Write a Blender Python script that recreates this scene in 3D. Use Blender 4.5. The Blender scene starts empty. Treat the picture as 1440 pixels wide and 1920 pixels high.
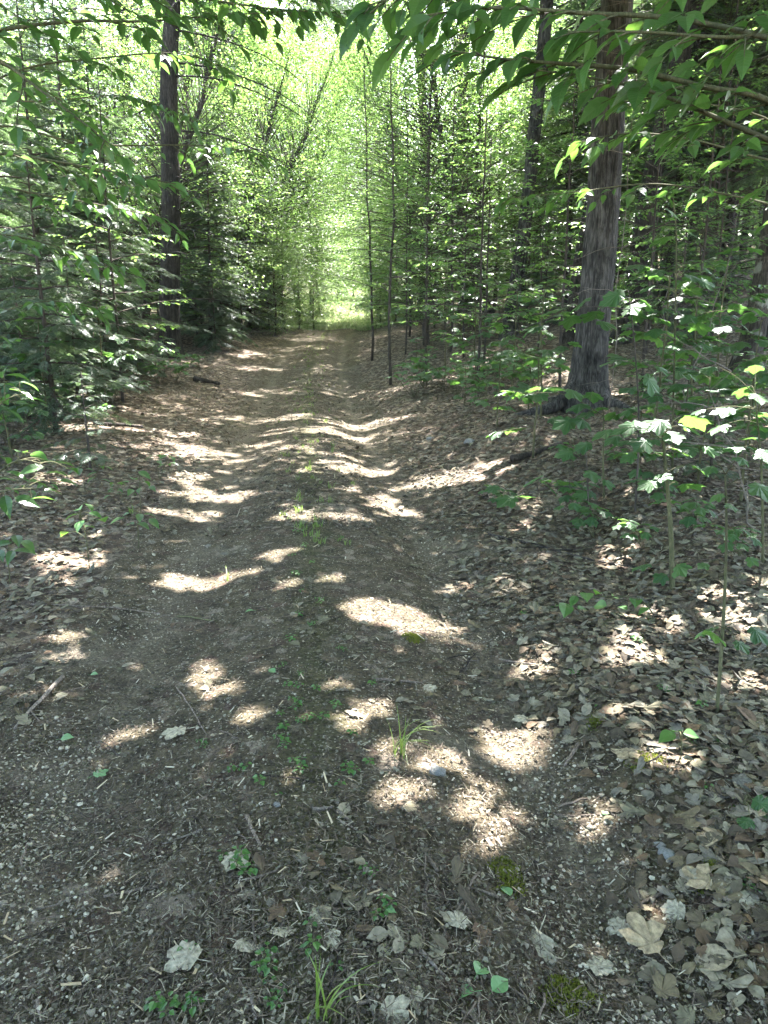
import bpy, math, random
import numpy as np
from math import radians, sin, cos, pi

# ------------------------------------------------------------------ camera, sky, sun, exposure
C = bpy.context.scene.collection
SC = bpy.context.scene
SUN_EL, SUN_AZ = radians(57), radians(18)          # high sun ahead, a little to the right of the track
SUN = np.array([sin(SUN_AZ)*cos(SUN_EL), cos(SUN_AZ)*cos(SUN_EL), sin(SUN_EL)])
PITCH, FPX = radians(14.0), 1440.0
EYE = 1.5
cam_d = bpy.data.cameras.new("camera"); cam = bpy.data.objects.new("camera", cam_d); C.objects.link(cam)
cam_d.sensor_fit = 'VERTICAL'; cam_d.sensor_height = 24.0; cam_d.lens = 24.0*FPX/1920.0
cam_d.clip_start = 0.05; cam_d.clip_end = 2000
SC.camera = cam
world = bpy.data.worlds.new("World"); SC.world = world; world.use_nodes = True
wn = world.node_tree
sky = wn.nodes.new("ShaderNodeTexSky"); sky.sky_type = 'NISHITA'; sky.sun_disc = False
sky.sun_elevation = SUN_EL; sky.sun_rotation = SUN_AZ; sky.dust_density = 4.0
wn.links.new(sky.outputs[0], wn.nodes["Background"].inputs[0]); wn.nodes["Background"].inputs[1].default_value = SKY_STRENGTH = 0.13
sd = bpy.data.lights.new("sun", 'SUN'); sd.energy = 5.0; sd.angle = radians(0.5); sd.color = (1.0, 0.95, 0.97)
so = bpy.data.objects.new("sun", sd); C.objects.link(so)
so.rotation_euler = (pi/2 - SUN_EL, 0, pi - SUN_AZ); so.location = tuple(SUN*60)
vs = SC.view_settings
vs.view_transform = 'Standard'; vs.look = 'None'; vs.gamma = 1.0; vs.use_curve_mapping = False
vs.exposure = 3.8
SC.render.engine = 'CYCLES'
cy = SC.cycles
cy.max_bounces = 6; cy.diffuse_bounces = 4; cy.glossy_bounces = 2; cy.transmission_bounces = 4; cy.transparent_max_bounces = 4
cy.caustics_reflective = False; cy.caustics_refractive = False
cy.use_denoising = True
cy.sample_clamp_indirect = 6.0

# ------------------------------------------------------------------ lie of the land
def _hash(ix,iy,s):
    n=(ix.astype(np.int64)*374761393+iy.astype(np.int64)*668265263+s*1442695041)&0x7fffffff
    n=((n^(n>>13))*1274126177)&0x7fffffff
    return ((n^(n>>16))&0xffff)/65535.0
def vnoise(x,y,s=0):
    x=np.asarray(x,float);y=np.asarray(y,float)
    ix=np.floor(x);iy=np.floor(y);fx=x-ix;fy=y-iy
    fx=fx*fx*(3-2*fx);fy=fy*fy*(3-2*fy)
    a=_hash(ix,iy,s);b=_hash(ix+1,iy,s);c=_hash(ix,iy+1,s);d=_hash(ix+1,iy+1,s)
    return (a+(b-a)*fx)*(1-fy)+(c+(d-c)*fx)*fy
def sstep(a,b,x):
    t=np.clip((np.asarray(x,float)-a)/(b-a),0,1);return t*t*(3-2*t)
_KY=[-60,0,2,6.4,12,20,26,30,34,40,50,70,120]
_KX=[.6,-.05,-.17,-.62,-1.25,-1.95,-2.15,-2.0,-1.75,-1.7,-2.2,-4,-9]
def cx(y):
    y=np.asarray(y,float);r=0
    for k in np.linspace(-3,3,7): r=r+np.interp(y+k,_KY,_KX)
    return r/7
def height(x,y):
    x=np.asarray(x,float);y=np.asarray(y,float)
    u=x-cx(y);a=np.abs(u)
    z=sstep(14,31,y)*1.12+sstep(40,78,y)*2.6
    rut=.05+.03*vnoise(y*.35,u*0+3.7,5)
    far=1-sstep(45,60,y)
    z=z-rut*far*(np.exp(-((u-.8)/.3)**2)*1.2+np.exp(-((u+.8)/.33)**2)*.8)+.03*far*np.exp(-(u/.4)**2)
    near=sstep(3,9,y)
    z=z+(.05+.27*near)*sstep(1.2,2.8,u)+(.05+.12*near)*sstep(1.3,3,-u)
    z=z+.2*np.maximum(u-3.2,0)*sstep(7,18,y)*np.clip(1-(u-20)/60,.2,1)+.035*np.maximum(-u-3,0)*np.clip(1-(-u-30)/80,.2,1)
    off=sstep(1.1,2.2,a)
    z=z+(vnoise(x*.9,y*.9,1)-.5)*(.012+.13*off)+(vnoise(x*2.7,y*2.3,2)-.5)*(.022+.035*off)+(vnoise(x*7,y*7,3)-.5)*.016+(vnoise(x*19,y*19,4)-.5)*.008
    return z
CAMZ = EYE + float(height(0, 0))
cam.location = (0, 0, CAMZ); cam.rotation_euler = (pi/2 - PITCH, 0, 0)
def at(px, py, d):
    """a point seen at a pixel of the photograph, d metres along the view axis"""
    a = (px-720)/FPX*d; b = (960-py)/FPX*d
    return np.array([a, d*cos(PITCH)+b*sin(PITCH), CAMZ-d*sin(PITCH)+b*cos(PITCH)])
def on_ground(px, py):
    v = at(px, py, 1.0) - np.array([0, 0, CAMZ]); t = 1.0
    while t < 90:
        p = v*t
        if CAMZ + p[2] < height(p[0], p[1]): break
        t += .01+.002*t
    return np.array([p[0], p[1], float(height(p[0], p[1]))])
def norm(v):
    v = np.asarray(v, float); return v/np.maximum(np.linalg.norm(v, axis=-1, keepdims=True), 1e-9)
UP = np.array([0, 0, 1.0])

class Geo:
    def __init__(s): s.v = []; s.f = []; s.m = []; s.uv = []; s.n = 0
    def add(s, V, F, mi=0, uv=None):
        """F: a list of (m, k) index arrays"""
        V = np.asarray(V, float).reshape(-1, 3)
        s.v.append(V); s.uv.append(np.zeros((len(V), 2)) if uv is None else uv)
        for a in F:
            a = np.asarray(a, np.int64)
            if len(a): s.f.append(a+s.n); s.m.append(mi)
        s.n += len(V)
    def mesh(s, name, mats, smooth=False):
        me = bpy.data.meshes.new(name)
        if s.n == 0: return me
        V = np.concatenate(s.v); UV = np.concatenate(s.uv)
        li = np.concatenate([a.ravel() for a in s.f])
        tot = np.concatenate([np.full(len(a), a.shape[1]) for a in s.f])
        st = np.concatenate([[0], np.cumsum(tot)[:-1]])
        mi = np.concatenate([np.full(len(a), k) for a, k in zip(s.f, s.m)])
        me.vertices.add(len(V)); me.vertices.foreach_set("co", V.ravel().astype(np.float32))
        me.loops.add(len(li)); me.loops.foreach_set("vertex_index", li.astype(np.int32))
        me.polygons.add(len(tot)); me.polygons.foreach_set("loop_start", st.astype(np.int32))
        me.polygons.foreach_set("material_index", mi.astype(np.int32))
        me.polygons.foreach_set("use_smooth", np.full(len(tot), bool(smooth)))
        u = me.uv_layers.new(name="uv"); u.data.foreach_set("uv", UV[li].ravel().astype(np.float32))
        for m in (mats if isinstance(mats, (list, tuple)) else [mats]): me.materials.append(m)
        me.update(calc_edges=True)
        return me
    def obj(s, name, mats, parent=None, smooth=False):
        o = bpy.data.objects.new(name, s.mesh(name, mats, smooth)); C.objects.link(o)
        if parent: o.parent = parent
        return o
    def shift(s, p):
        s.v = [v-np.asarray(p) for v in s.v]; return s
def empty(name, loc): 
    o = bpy.data.objects.new(name, None); C.objects.link(o); o.location = tuple(float(a) for a in loc)
    o.empty_display_size = .2; return o
def tag(o, label=None, cat=None, group=None, kind=None):
    if label: o["label"] = label
    if cat: o["category"] = cat
    if group: o["group"] = group
    if kind: o["kind"] = kind
    return o
def dup(root, loc, rz, s=1.0, label=None, group=None, tilt=(0, 0)):
    r = root.copy(); C.objects.link(r); r.location = tuple(float(a) for a in loc)
    r.rotation_euler = (tilt[0], tilt[1], rz); r.scale = (s, s, s)
    if label: r["label"] = label
    if group: r["group"] = group
    for ch in list(root.children):
        c = ch.copy(); C.objects.link(c); c.parent = r
    return r

def tube(g, P, R, k=5, mi=0, ridges=0, rng=None, cap=True):
    P = np.asarray(P, float); n = len(P); R = np.broadcast_to(np.asarray(R, float), (n,))
    T = norm(np.gradient(P, axis=0))
    a = np.cross(T, np.array([.31, .17, .93]) if abs(T[0, 2]) < .8 else np.array([1., .1, 0])); a = norm(a); b = np.cross(T, a)
    th = np.arange(k)*2*pi/k
    rr = np.ones((n, k))
    if ridges:
        ph = rng.uniform(0, 6.28, 4)
        zz = np.linspace(0, 1, n)[:, None]
        rr = 1+ridges*(np.sin(th*5+ph[0]+zz*5)+.6*np.sin(th*9+ph[1]-zz*9)+.5*np.sin(th*3+ph[2]+zz*3))+ridges*.6*rng.normal(0, 1, (n, k))
    ring = P[:, None, :]+(a[:, None, :]*np.cos(th)[None, :, None]+b[:, None, :]*np.sin(th)[None, :, None])*(R[:, None]*rr)[:, :, None]
    i = np.arange(n-1)[:, None]*k; j = np.arange(k)[None, :]; j2 = (j+1) % k
    q = np.stack([i+j, i+j2, i+k+j2, i+k+j], -1).reshape(-1, 4)
    F = [q]
    if cap: F.append(np.array([np.arange(k)+(n-1)*k])); F.append(np.array([np.arange(k)[::-1]]))
    uv = np.stack([np.broadcast_to(th/6.283, (n, k)).ravel(), np.repeat(np.linspace(0, 1, n), k)], -1)
    g.add(ring.reshape(-1, 3), F, mi, uv)
def smooth_line(pts, n=12):
    pts = np.asarray(pts, float)
    if len(pts) == 2: return pts[0]+(pts[1]-pts[0])*np.linspace(0, 1, n)[:, None]
    t = np.linspace(0, 1, len(pts)); out = []
    for u in np.linspace(0, 1, n):
        i = min(int(u*(len(pts)-1)), len(pts)-2); f = u*(len(pts)-1)-i
        p0, p1, p2, p3 = pts[max(i-1, 0)], pts[i], pts[i+1], pts[min(i+2, len(pts)-1)]
        out.append(.5*((2*p1)+(-p0+p2)*f+(2*p0-5*p1+4*p2-p3)*f*f+(-p0+3*p1-3*p2+p3)*f**3))
    return np.array(out)

# ------------------------------------------------------------------ leaf shapes: stalk end at the origin, tip at y = 1
def t_fold():
    V = np.array([(0, 0, 0), (.3, .45, .06), (0, 1, -.06), (-.3, .45, .06)], float)
    return V, [np.array([(0, 1, 2), (0, 2, 3)])]
def t_beech(curl=.12, wid=1.0):
    t = np.array([0, .1, .26, .45, .65, .84, 1]); w = np.array([.01, .16, .28, .31, .24, .10, .004])*wid
    z = .05*np.sin(t*pi)-curl*t*t
    mid = np.stack([0*t, t, z], -1); e = w*.28
    L = np.stack([-w, t+.02, z+e], -1); R = np.stack([w, t+.02, z+e], -1)
    V = np.concatenate([mid, L, R]); n = 7; F = []
    for i in range(n-1): F += [(i, n*2+i, n*2+i+1, i+1), (n+i, i, i+1, n+i+1)]
    return V, [np.array(F)]
def t_maple(curl=.12, lobes=((-100, .5), (-48, .82), (0, 1.0), (48, .82), (100, .5)), sinus=.5, seed=0, rag=0.0):
    r = np.random.default_rng(seed); pts = []
    c = np.array([0, .3]); prev = None
    for k, (a, R) in enumerate(lobes):
        R = R*.72*(1+rag*r.normal())
        for da, f in ((-21, .80), (-10, .88), (0, 1.0), (10, .88), (21, .80)):
            aa = radians(a+da); rr = R*f*(1+rag*.5*r.normal()); pts.append((c[0]+rr*sin(aa), c[1]+rr*cos(aa)))
        if k < len(lobes)-1:
            aa = radians((a+lobes[k+1][0])/2); rr = sinus*.72*1.28*(1+rag*r.normal()); pts.append((c[0]+rr*sin(aa), c[1]+rr*cos(aa)))
    pts = [(0.02, .1)] + pts[::-1] + [(-.02, .1)]
    p = np.array(pts); rad = np.hypot(p[:, 0], p[:, 1]-.3)
    z = -curl*rad**2*1.6+.022*np.cos(np.arange(len(p))*1.9)
    V = np.concatenate([[[0, .3, .03], [0, 0, 0]], np.c_[p, z]])
    n = len(p); F = [(0, i+2, i+3) for i in range(n-1)]+[(0, n+1, 2)]
    F = F+[(1, 2, n+1)]
    return V, [np.array(F)]
def t_spray(fine=True, seed=0):
    """a flat lacy hemlock spray"""
    r = np.random.default_rng(seed); V = []; F = []
    def rh(p, d, L, w):
        d = np.array([sin(d), cos(d)]); s = np.array([d[1], -d[0]]); z = -.16*p[1]**2+r.normal(0, .012)
        k = len(V); q = [p, p+d*L*.45+s*w, p+d*L, p+d*L*.45-s*w]
        for i, a in enumerate(q): V.append((a[0], a[1], z-(.05*L if i == 2 else 0)-.25*abs(a[0])**2+r.normal(0, .006)))
        F.append((k, k+1, k+2, k+3))
    for i in range(13):
        t = .04+.93*i/12
        for s in (-1, 1):
            L = (.10+.40*(1-t)**.8*min(1, .5+t*2.2))*r.uniform(.75, 1.15); a = s*radians(r.uniform(46, 62))
            p = np.array([0, t+r.uniform(-.02, .02)])
            rh(p, a, L, .022 if fine else .034)
            if fine:
                for m in range(4):
                    pp = p+np.array([sin(a), cos(a)])*L*(.2+.2*m)
                    for s2 in (-1, 1): rh(pp, a+s2*radians(45), L*.3*(1-.15*m), .016)
    rh(np.array([0, 0.]), 0, 1.05, .02)
    return np.array(V), [np.array(F)]
FOLD, BEECH, BEECH2, MAPLE, MAPLE2 = t_fold(), t_beech(.10, .80), t_beech(.2, .70), t_maple(), t_maple(.3, seed=3, rag=.06)
SPRAY, SPRAY_FAR = [t_spray(True, 1), t_spray(True, 2)], [t_spray(False, 3), t_spray(False, 4)]
OVAL = t_beech(.1, 1.2)

class Leaves:
    def __init__(s): s.P = []; s.A = []; s.N = []; s.S = []
    def add(s, P, A, N, S):
        P = np.atleast_2d(P); n = len(P)
        s.P.append(P); s.A.append(np.broadcast_to(A, (n, 3))); s.N.append(np.broadcast_to(N, (n, 3))); s.S.append(np.broadcast_to(S, (n,)))
    def get(s): return [np.concatenate(a) for a in (s.P, s.A, s.N, s.S)]
def scatter(g, T, P, A, N, S, mi=0, wid=None):
    """copies of leaf shape T with stalk at P, tip along A, face along N, length S"""
    V, F = T; n, k = len(P), len(V)
    if n == 0: return
    Y = norm(A); X = norm(np.cross(Y, N)); Z = np.cross(X, Y)
    S = np.asarray(S, float)[:, None, None]
    W = 1.0 if wid is None else np.asarray(wid)[:, None, None]
    out = P[:, None, :]+S*(V[None, :, 0:1]*W*X[:, None, :]+V[None, :, 1:2]*Y[:, None, :]+V[None, :, 2:3]*Z[:, None, :])
    off = (np.arange(n)*k)[:, None, None]
    g.add(out.reshape(-1, 3), [(f[None]+off).reshape(-1, f.shape[1]) for f in F], mi, np.tile(V[:, :2], (n, 1)))
def scatter_mix(g, Ts, L, rng, mi=0):
    P, A, N, S = L.get() if isinstance(L, Leaves) else L
    w = rng.integers(0, len(Ts), len(P))
    for i, T in enumerate(Ts):
        m = w == i; scatter(g, T, P[m], A[m], N[m], S[m], mi)

# ------------------------------------------------------------------ materials
def mat(name):
    m = bpy.data.materials.new(name); m.use_nodes = True; nt = m.node_tree; nt.nodes.clear()
    return m, nt, lambda t: nt.nodes.new(t), nt.links.new
def ramp(nt, stops, interp='LINEAR'):
    n = nt.nodes.new("ShaderNodeValToRGB"); e = n.color_ramp.elements; n.color_ramp.interpolation = interp
    while len(e) < len(stops): e.new(.5)
    for x, (p, c) in zip(e, stops): x.position = p; x.color = (*c, 1)
    return n
def leaf_mat(name, cols, trans, tfac=.42, rough=.38, veins=False, spec=.5):
    m, nt, N, L = mat(name)
    out = N("ShaderNodeOutputMaterial"); geo = N("ShaderNodeNewGeometry"); oi = N("ShaderNodeObjectInfo")
    ad = N("ShaderNodeMath"); ad.operation = 'ADD'; L(geo.outputs["Random Per Island"], ad.inputs[0]); L(oi.outputs["Random"], ad.inputs[1])
    fr = N("ShaderNodeMath"); fr.operation = 'FRACT'; L(ad.outputs[0], fr.inputs[0])
    k = len(cols); r = ramp(nt, [((i+.5)/k, c) for i, c in enumerate(cols)]); L(fr.outputs[0], r.inputs[0])
    r2 = ramp(nt, [((i+.5)/k, tuple(a*b for a, b in zip(trans, (c[0]/cols[0][0], c[1]/cols[0][1], c[2]/cols[0][2])))) for i, c in enumerate(cols)]); L(fr.outputs[0], r2.inputs[0])
    b = N("ShaderNodeBsdfPrincipled"); b.inputs["Roughness"].default_value = rough; b.inputs["Specular IOR Level"].default_value = spec
    t = N("ShaderNodeBsdfTranslucent"); mx = N("ShaderNodeMixShader"); mx.inputs[0].default_value = tfac
    col, tcol = r.outputs[0], r2.outputs[0]
    if veins:
        uv = N("ShaderNodeUVMap"); sx = N("ShaderNodeSeparateXYZ"); L(uv.outputs[0], sx.inputs[0])
        ab = N("ShaderNodeMath"); ab.operation = 'ABSOLUTE'; L(sx.outputs[0], ab.inputs[0])
        s1 = N("ShaderNodeMath"); s1.operation = 'MULTIPLY_ADD'; L(ab.outputs[0], s1.inputs[0]); s1.inputs[1].default_value = -.8; L(sx.outputs[1], s1.inputs[2])
        s2 = N("ShaderNodeMath"); s2.operation = 'MULTIPLY'; L(s1.outputs[0], s2.inputs[0]); s2.inputs[1].default_value = 62
        s3 = N("ShaderNodeMath"); s3.operation = 'SINE'; L(s2.outputs[0], s3.inputs[0])
        rv = ramp(nt, [(.72, (0, 0, 0)), (1, (1, 1, 1))]); L(s3.outputs[0], rv.inputs[0])
        mr = N("ShaderNodeMath"); mr.operation = 'LESS_THAN'; L(ab.outputs[0], mr.inputs[0]); mr.inputs[1].default_value = .014
        mm = N("ShaderNodeMath"); mm.operation = 'MAXIMUM'; L(rv.outputs[0], mm.inputs[0]); L(mr.outputs[0], mm.inputs[1])
        h = N("ShaderNodeMath"); h.operation = 'MULTIPLY'; L(mm.outputs[0], h.inputs[0]); h.inputs[1].default_value = .22
        for src in (0, 1):
            mc = N("ShaderNodeMix"); mc.data_type = 'RGBA'; L(h.outputs[0], mc.inputs[0]); L((col, tcol)[src], mc.inputs[6])
            mc.inputs[7].default_value = ((.16, .24, .08, 1), (.05, .10, .01, 1))[src]
            if src == 0: col = mc.outputs[2]
            else: tcol = mc.outputs[2]
        bp = N("ShaderNodeBump"); bp.inputs["Strength"].default_value = .35; bp.inputs["Distance"].default_value = .004; bp.invert = True
        L(mm.outputs[0], bp.inputs["Height"]); L(bp.outputs[0], b.inputs["Normal"])
    L(col, b.inputs["Base Color"]); L(tcol, t.inputs["Color"])
    L(b.outputs[0], mx.inputs[1]); L(t.outputs[0], mx.inputs[2]); L(mx.outputs[0], out.inputs[0])
    return m
def bark_mat(name, dark, light, lichen=None, sc=1.0, bump=.9):
    m, nt, N, L = mat(name)
    out = N("ShaderNodeOutputMaterial"); b = N("ShaderNodeBsdfPrincipled"); b.inputs["Roughness"].default_value = .92; b.inputs["Specular IOR Level"].default_value = .2
    tc = N("ShaderNodeTexCoord"); mp = N("ShaderNodeMapping"); mp.inputs["Scale"].default_value = (18*sc, 18*sc, 7*sc); L(tc.outputs["Object"], mp.inputs[0])
    n1 = N("ShaderNodeTexNoise"); n1.inputs["Scale"].default_value = 1.0; n1.inputs["Detail"].default_value = 6; n1.inputs["Roughness"].default_value = .65; L(mp.outputs[0], n1.inputs[0])
    mp2 = N("ShaderNodeMapping"); mp2.inputs["Scale"].default_value = (40*sc, 40*sc, 3.4*sc); L(tc.outputs["Object"], mp2.inputs[0])
    n3 = N("ShaderNodeTexNoise"); n3.inputs["Scale"].default_value = 1.0; n3.inputs["Detail"].default_value = 4; n3.inputs["Distortion"].default_value = 1.6; L(mp2.outputs[0], n3.inputs[0])
    rv = ramp(nt, [(.38, (.35, .35, .35)), (.58, (1, 1, 1))]); L(n3.outputs[0], rv.inputs[0])
    mp3 = N("ShaderNodeMapping"); mp3.inputs["Scale"].default_value = (15*sc, 15*sc, 4.2*sc); L(tc.outputs["Object"], mp3.inputs[0])
    ad3 = N("ShaderNodeMix"); ad3.data_type = 'VECTOR'; ad3.inputs[0].default_value = .62; L(mp3.outputs[0], ad3.inputs[4]); L(n1.outputs[1], ad3.inputs[5])
    vo = N("ShaderNodeTexVoronoi"); vo.feature = 'DISTANCE_TO_EDGE'; vo.inputs["Scale"].default_value = 1.5; L(ad3.outputs[1], vo.inputs[0])
    rp = ramp(nt, [(0, (.55, .55, .55)), (.16, (1, 1, 1))]); L(vo.outputs[0], rp.inputs[0])
    pm = N("ShaderNodeMath"); pm.operation = 'MULTIPLY'; L(rv.outputs[0], pm.inputs[0]); L(rp.outputs[0], pm.inputs[1]); rv = pm
    mu = N("ShaderNodeMath"); mu.operation = 'MULTIPLY'; L(n1.outputs[0], mu.inputs[0]); L(rv.outputs[0], mu.inputs[1])
    r = ramp(nt, [(.1, dark), (.62, light)]); L(mu.outputs[0], r.inputs[0])
    col = r.outputs[0]
    if lichen:
        n2 = N("ShaderNodeTexNoise"); n2.inputs["Scale"].default_value = 5.5; n2.inputs["Detail"].default_value = 5; L(tc.outputs["Object"], n2.inputs[0])
        rl = ramp(nt, [(.54, (0, 0, 0)), (.62, (1, 1, 1))]); L(n2.outputs[0], rl.inputs[0])
        mx = N("ShaderNodeMix"); mx.data_type = 'RGBA'; L(rl.outputs[0], mx.inputs[0]); L(col, mx.inputs[6]); mx.inputs[7].default_value = (*lichen, 1); col = mx.outputs[2]
    n4 = N("ShaderNodeTexNoise"); n4.inputs["Scale"].default_value = 2.2; n4.inputs["Detail"].default_value = 4; L(tc.outputs["Object"], n4.inputs[0])
    r4 = ramp(nt, [(.35, (.55, .55, .52)), (.65, (1.15, 1.12, 1.1))]); L(n4.outputs[0], r4.inputs[0])
    m4 = N("ShaderNodeMix"); m4.data_type = 'RGBA'; m4.blend_type = 'MULTIPLY'; m4.inputs[0].default_value = 1; L(col, m4.inputs[6]); L(r4.outputs[0], m4.inputs[7]); col = m4.outputs[2]
    bp = N("ShaderNodeBump"); bp.inputs["Strength"].default_value = bump; bp.inputs["Distance"].default_value = .03; L(mu.outputs[0], bp.inputs["Height"])
    L(bp.outputs[0], b.inputs["Normal"]); L(col, b.inputs["Base Color"]); L(b.outputs[0], out.inputs[0])
    return m
def litter_mat(name, cols, rough=.85, mottle=.5, spec=.25, tfac=0.0, ns=55):
    """dead matter: one colour per piece, mottled"""
    m, nt, N, L = mat(name)
    out = N("ShaderNodeOutputMaterial"); b = N("ShaderNodeBsdfPrincipled"); b.inputs["Roughness"].default_value = rough; b.inputs["Specular IOR Level"].default_value = spec
    geo = N("ShaderNodeNewGeometry"); oi = N("ShaderNodeObjectInfo")
    ad = N("ShaderNodeMath"); ad.operation = 'ADD'; L(geo.outputs["Random Per Island"], ad.inputs[0]); L(oi.outputs["Random"], ad.inputs[1])
    fr = N("ShaderNodeMath"); fr.operation = 'FRACT'; L(ad.outputs[0], fr.inputs[0])
    k = len(cols); r = ramp(nt, [(i/k, c) for i, c in enumerate(cols)], 'CONSTANT'); L(fr.outputs[0], r.inputs[0])
    tc = N("ShaderNodeTexCoord"); n = N("ShaderNodeTexNoise"); n.inputs["Scale"].default_value = ns; n.inputs["Detail"].default_value = 5; n.inputs["Roughness"].default_value = .65; L(tc.outputs["Object"], n.inputs[0])
    rn = ramp(nt, [(.3, (1-mottle,)*3), (.7, (1+mottle*.3,)*3)]); L(n.outputs[0], rn.inputs[0])
    mx = N("ShaderNodeMix"); mx.data_type = 'RGBA'; mx.blend_type = 'MULTIPLY'; mx.inputs[0].default_value = 1; L(r.outputs[0], mx.inputs[6]); L(rn.outputs[0], mx.inputs[7])
    L(mx.outputs[2], b.inputs["Base Color"])
    bp = N("ShaderNodeBump"); bp.inputs["Strength"].default_value = .4; bp.inputs["Distance"].default_value = .004; L(n.outputs[0], bp.inputs["Height"]); L(bp.outputs[0], b.inputs["Normal"])
    if tfac:
        t = N("ShaderNodeBsdfTranslucent"); L(mx.outputs[2], t.inputs[0]); ms = N("ShaderNodeMixShader"); ms.inputs[0].default_value = tfac
        L(b.outputs[0], ms.inputs[1]); L(t.outputs[0], ms.inputs[2]); L(ms.outputs[0], out.inputs[0])
    else: L(b.outputs[0], out.inputs[0])
    return m
def ground_mat(name, base, flecks, grit, leafy, rut=False):
    m, nt, N, L = mat(name)
    out = N("ShaderNodeOutputMaterial"); b = N("ShaderNodeBsdfPrincipled"); b.inputs["Roughness"].default_value = .95; b.inputs["Specular IOR Level"].default_value = .15
    tc = N("ShaderNodeTexCoord"); P = tc.outputs["Object"]
    def noise(s, d=5, r=.6):
        n = N("ShaderNodeTexNoise"); n.inputs["Scale"].default_value = s; n.inputs["Detail"].default_value = d; n.inputs["Roughness"].default_value = r; L(P, n.inputs[0]); return n
    def mixc(f, a, c, mode='MIX'):
        x = N("ShaderNodeMix"); x.data_type = 'RGBA'; x.blend_type = mode
        if isinstance(f, float): x.inputs[0].default_value = f
        else: L(f, x.inputs[0])
        for s, i in ((a, 6), (c, 7)):
            if isinstance(s, tuple): x.inputs[i].default_value = (*s, 1)
            else: L(s, x.inputs[i])
        return x.outputs[2]
    r0 = ramp(nt, base); L(noise(9, 8, .72).outputs[0], r0.inputs[0]); col = r0.outputs[0]
    hs = noise(60, 6, .7)
    rr = ramp(nt, [(.32, (.38, .38, .38)), (.68, (1.5, 1.47, 1.42))]); L(hs.outputs[0], rr.inputs[0]); col = mixc(1.0, col, rr.outputs[0], 'MULTIPLY')
    # dead leaf sized cells
    wob = N("ShaderNodeMix"); wob.data_type = 'VECTOR'; wob.inputs[0].default_value = .06; L(P, wob.inputs[4]); L(noise(14, 3).outputs[1], wob.inputs[5])
    vo = N("ShaderNodeTexVoronoi"); vo.inputs["Scale"].default_value = 17; L(wob.outputs[1], vo.inputs[0])
    sp = N("ShaderNodeSeparateColor"); L(vo.outputs["Color"], sp.inputs[0])
    rc = ramp(nt, leafy[1], 'CONSTANT'); L(sp.outputs[0], rc.inputs[0])
    cov = N("ShaderNodeMath"); cov.operation = 'LESS_THAN'; L(sp.outputs[1], cov.inputs[0]); cov.inputs[1].default_value = leafy[0]
    col = mixc(cov.outputs[0], col, mixc(1.0, rc.outputs[0], rr.outputs[0], 'MULTIPLY'))
    # small pale chips and grit
    v2 = N("ShaderNodeTexVoronoi"); v2.inputs["Scale"].default_value = 95; v2.inputs["Randomness"].default_value = 1; L(P, v2.inputs[0])
    s2 = N("ShaderNodeSeparateColor"); L(v2.outputs["Color"], s2.inputs[0])
    c2 = N("ShaderNodeMath"); c2.operation = 'LESS_THAN'; L(s2.outputs[0], c2.inputs[0]); c2.inputs[1].default_value = flecks[0]
    d2 = N("ShaderNodeMath"); d2.operation = 'LESS_THAN'; L(v2.outputs["Distance"], d2.inputs[0]); d2.inputs[1].default_value = .42
    m2 = N("ShaderNodeMath"); m2.operation = 'MULTIPLY'; L(c2.outputs[0], m2.inputs[0]); L(d2.outputs[0], m2.inputs[1])
    col = mixc(m2.outputs[0], col, flecks[1])
    # patches of bare sandy grit
    rg = ramp(nt, [(.56, (0, 0, 0)), (.68, (grit[0],)*3)]); L(noise(1.1, 4, .6).outputs[0], rg.inputs[0])
    r3 = ramp(nt, [(.35, tuple(a*.6 for a in grit[1])), (.65, tuple(min(a*1.35, .6) for a in grit[1]))]); L(noise(240, 2, .5).outputs[0], r3.inputs[0])
    col = mixc(rg.outputs[0], col, r3.outputs[0])
    if rut:      # wheel ruts packed hard and sandy, the strip between them faintly green; the sheet's uv is (metres from the centre line, metres along)
        uv = N("ShaderNodeUVMap"); sx = N("ShaderNodeSeparateXYZ"); L(uv.outputs[0], sx.inputs[0])
        ab = N("ShaderNodeMath"); ab.operation = 'ABSOLUTE'; L(sx.outputs[0], ab.inputs[0])
        d = N("ShaderNodeMath"); d.operation = 'SUBTRACT'; L(ab.outputs[0], d.inputs[0]); d.inputs[1].default_value = .82
        d2_ = N("ShaderNodeMath"); d2_.operation = 'ABSOLUTE'; L(d.outputs[0], d2_.inputs[0])
        n5 = noise(3.5, 5, .65)
        for src, off, wd, c, f in ((d2_, .0, .3, (.185, .158, .112), .6), (ab, .0, .34, (.060, .068, .024), .5)):
            k = N("ShaderNodeMapRange"); k.inputs[1].default_value = wd; k.inputs[2].default_value = 0; L(src.outputs[0], k.inputs[0])
            q = N("ShaderNodeMath"); q.operation = 'MULTIPLY'; L(k.outputs[0], q.inputs[0]); L(n5.outputs[0], q.inputs[1])
            rk = ramp(nt, [(.22, (0, 0, 0)), (.5, (f,)*3)]); L(q.outputs[0], rk.inputs[0])
            col = mixc(rk.outputs[0], col, mixc(1.0, c, rr.outputs[0], 'MULTIPLY'))
    L(col, b.inputs["Base Color"])
    h = N("ShaderNodeMath"); h.operation = 'ADD'; L(hs.outputs[0], h.inputs[0]); L(sp.outputs[2], h.inputs[1])
    bp = N("ShaderNodeBump"); bp.inputs["Strength"].default_value = .9; bp.inputs["Distance"].default_value = .03; L(h.outputs[0], bp.inputs["Height"])
    L(bp.outputs[0], b.inputs["Normal"]); L(b.outputs[0], out.inputs[0])
    return m
GRN = [(.042, .100, .026), (.032, .082, .022), (.055, .118, .030), (.040, .092, .036)]
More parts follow.
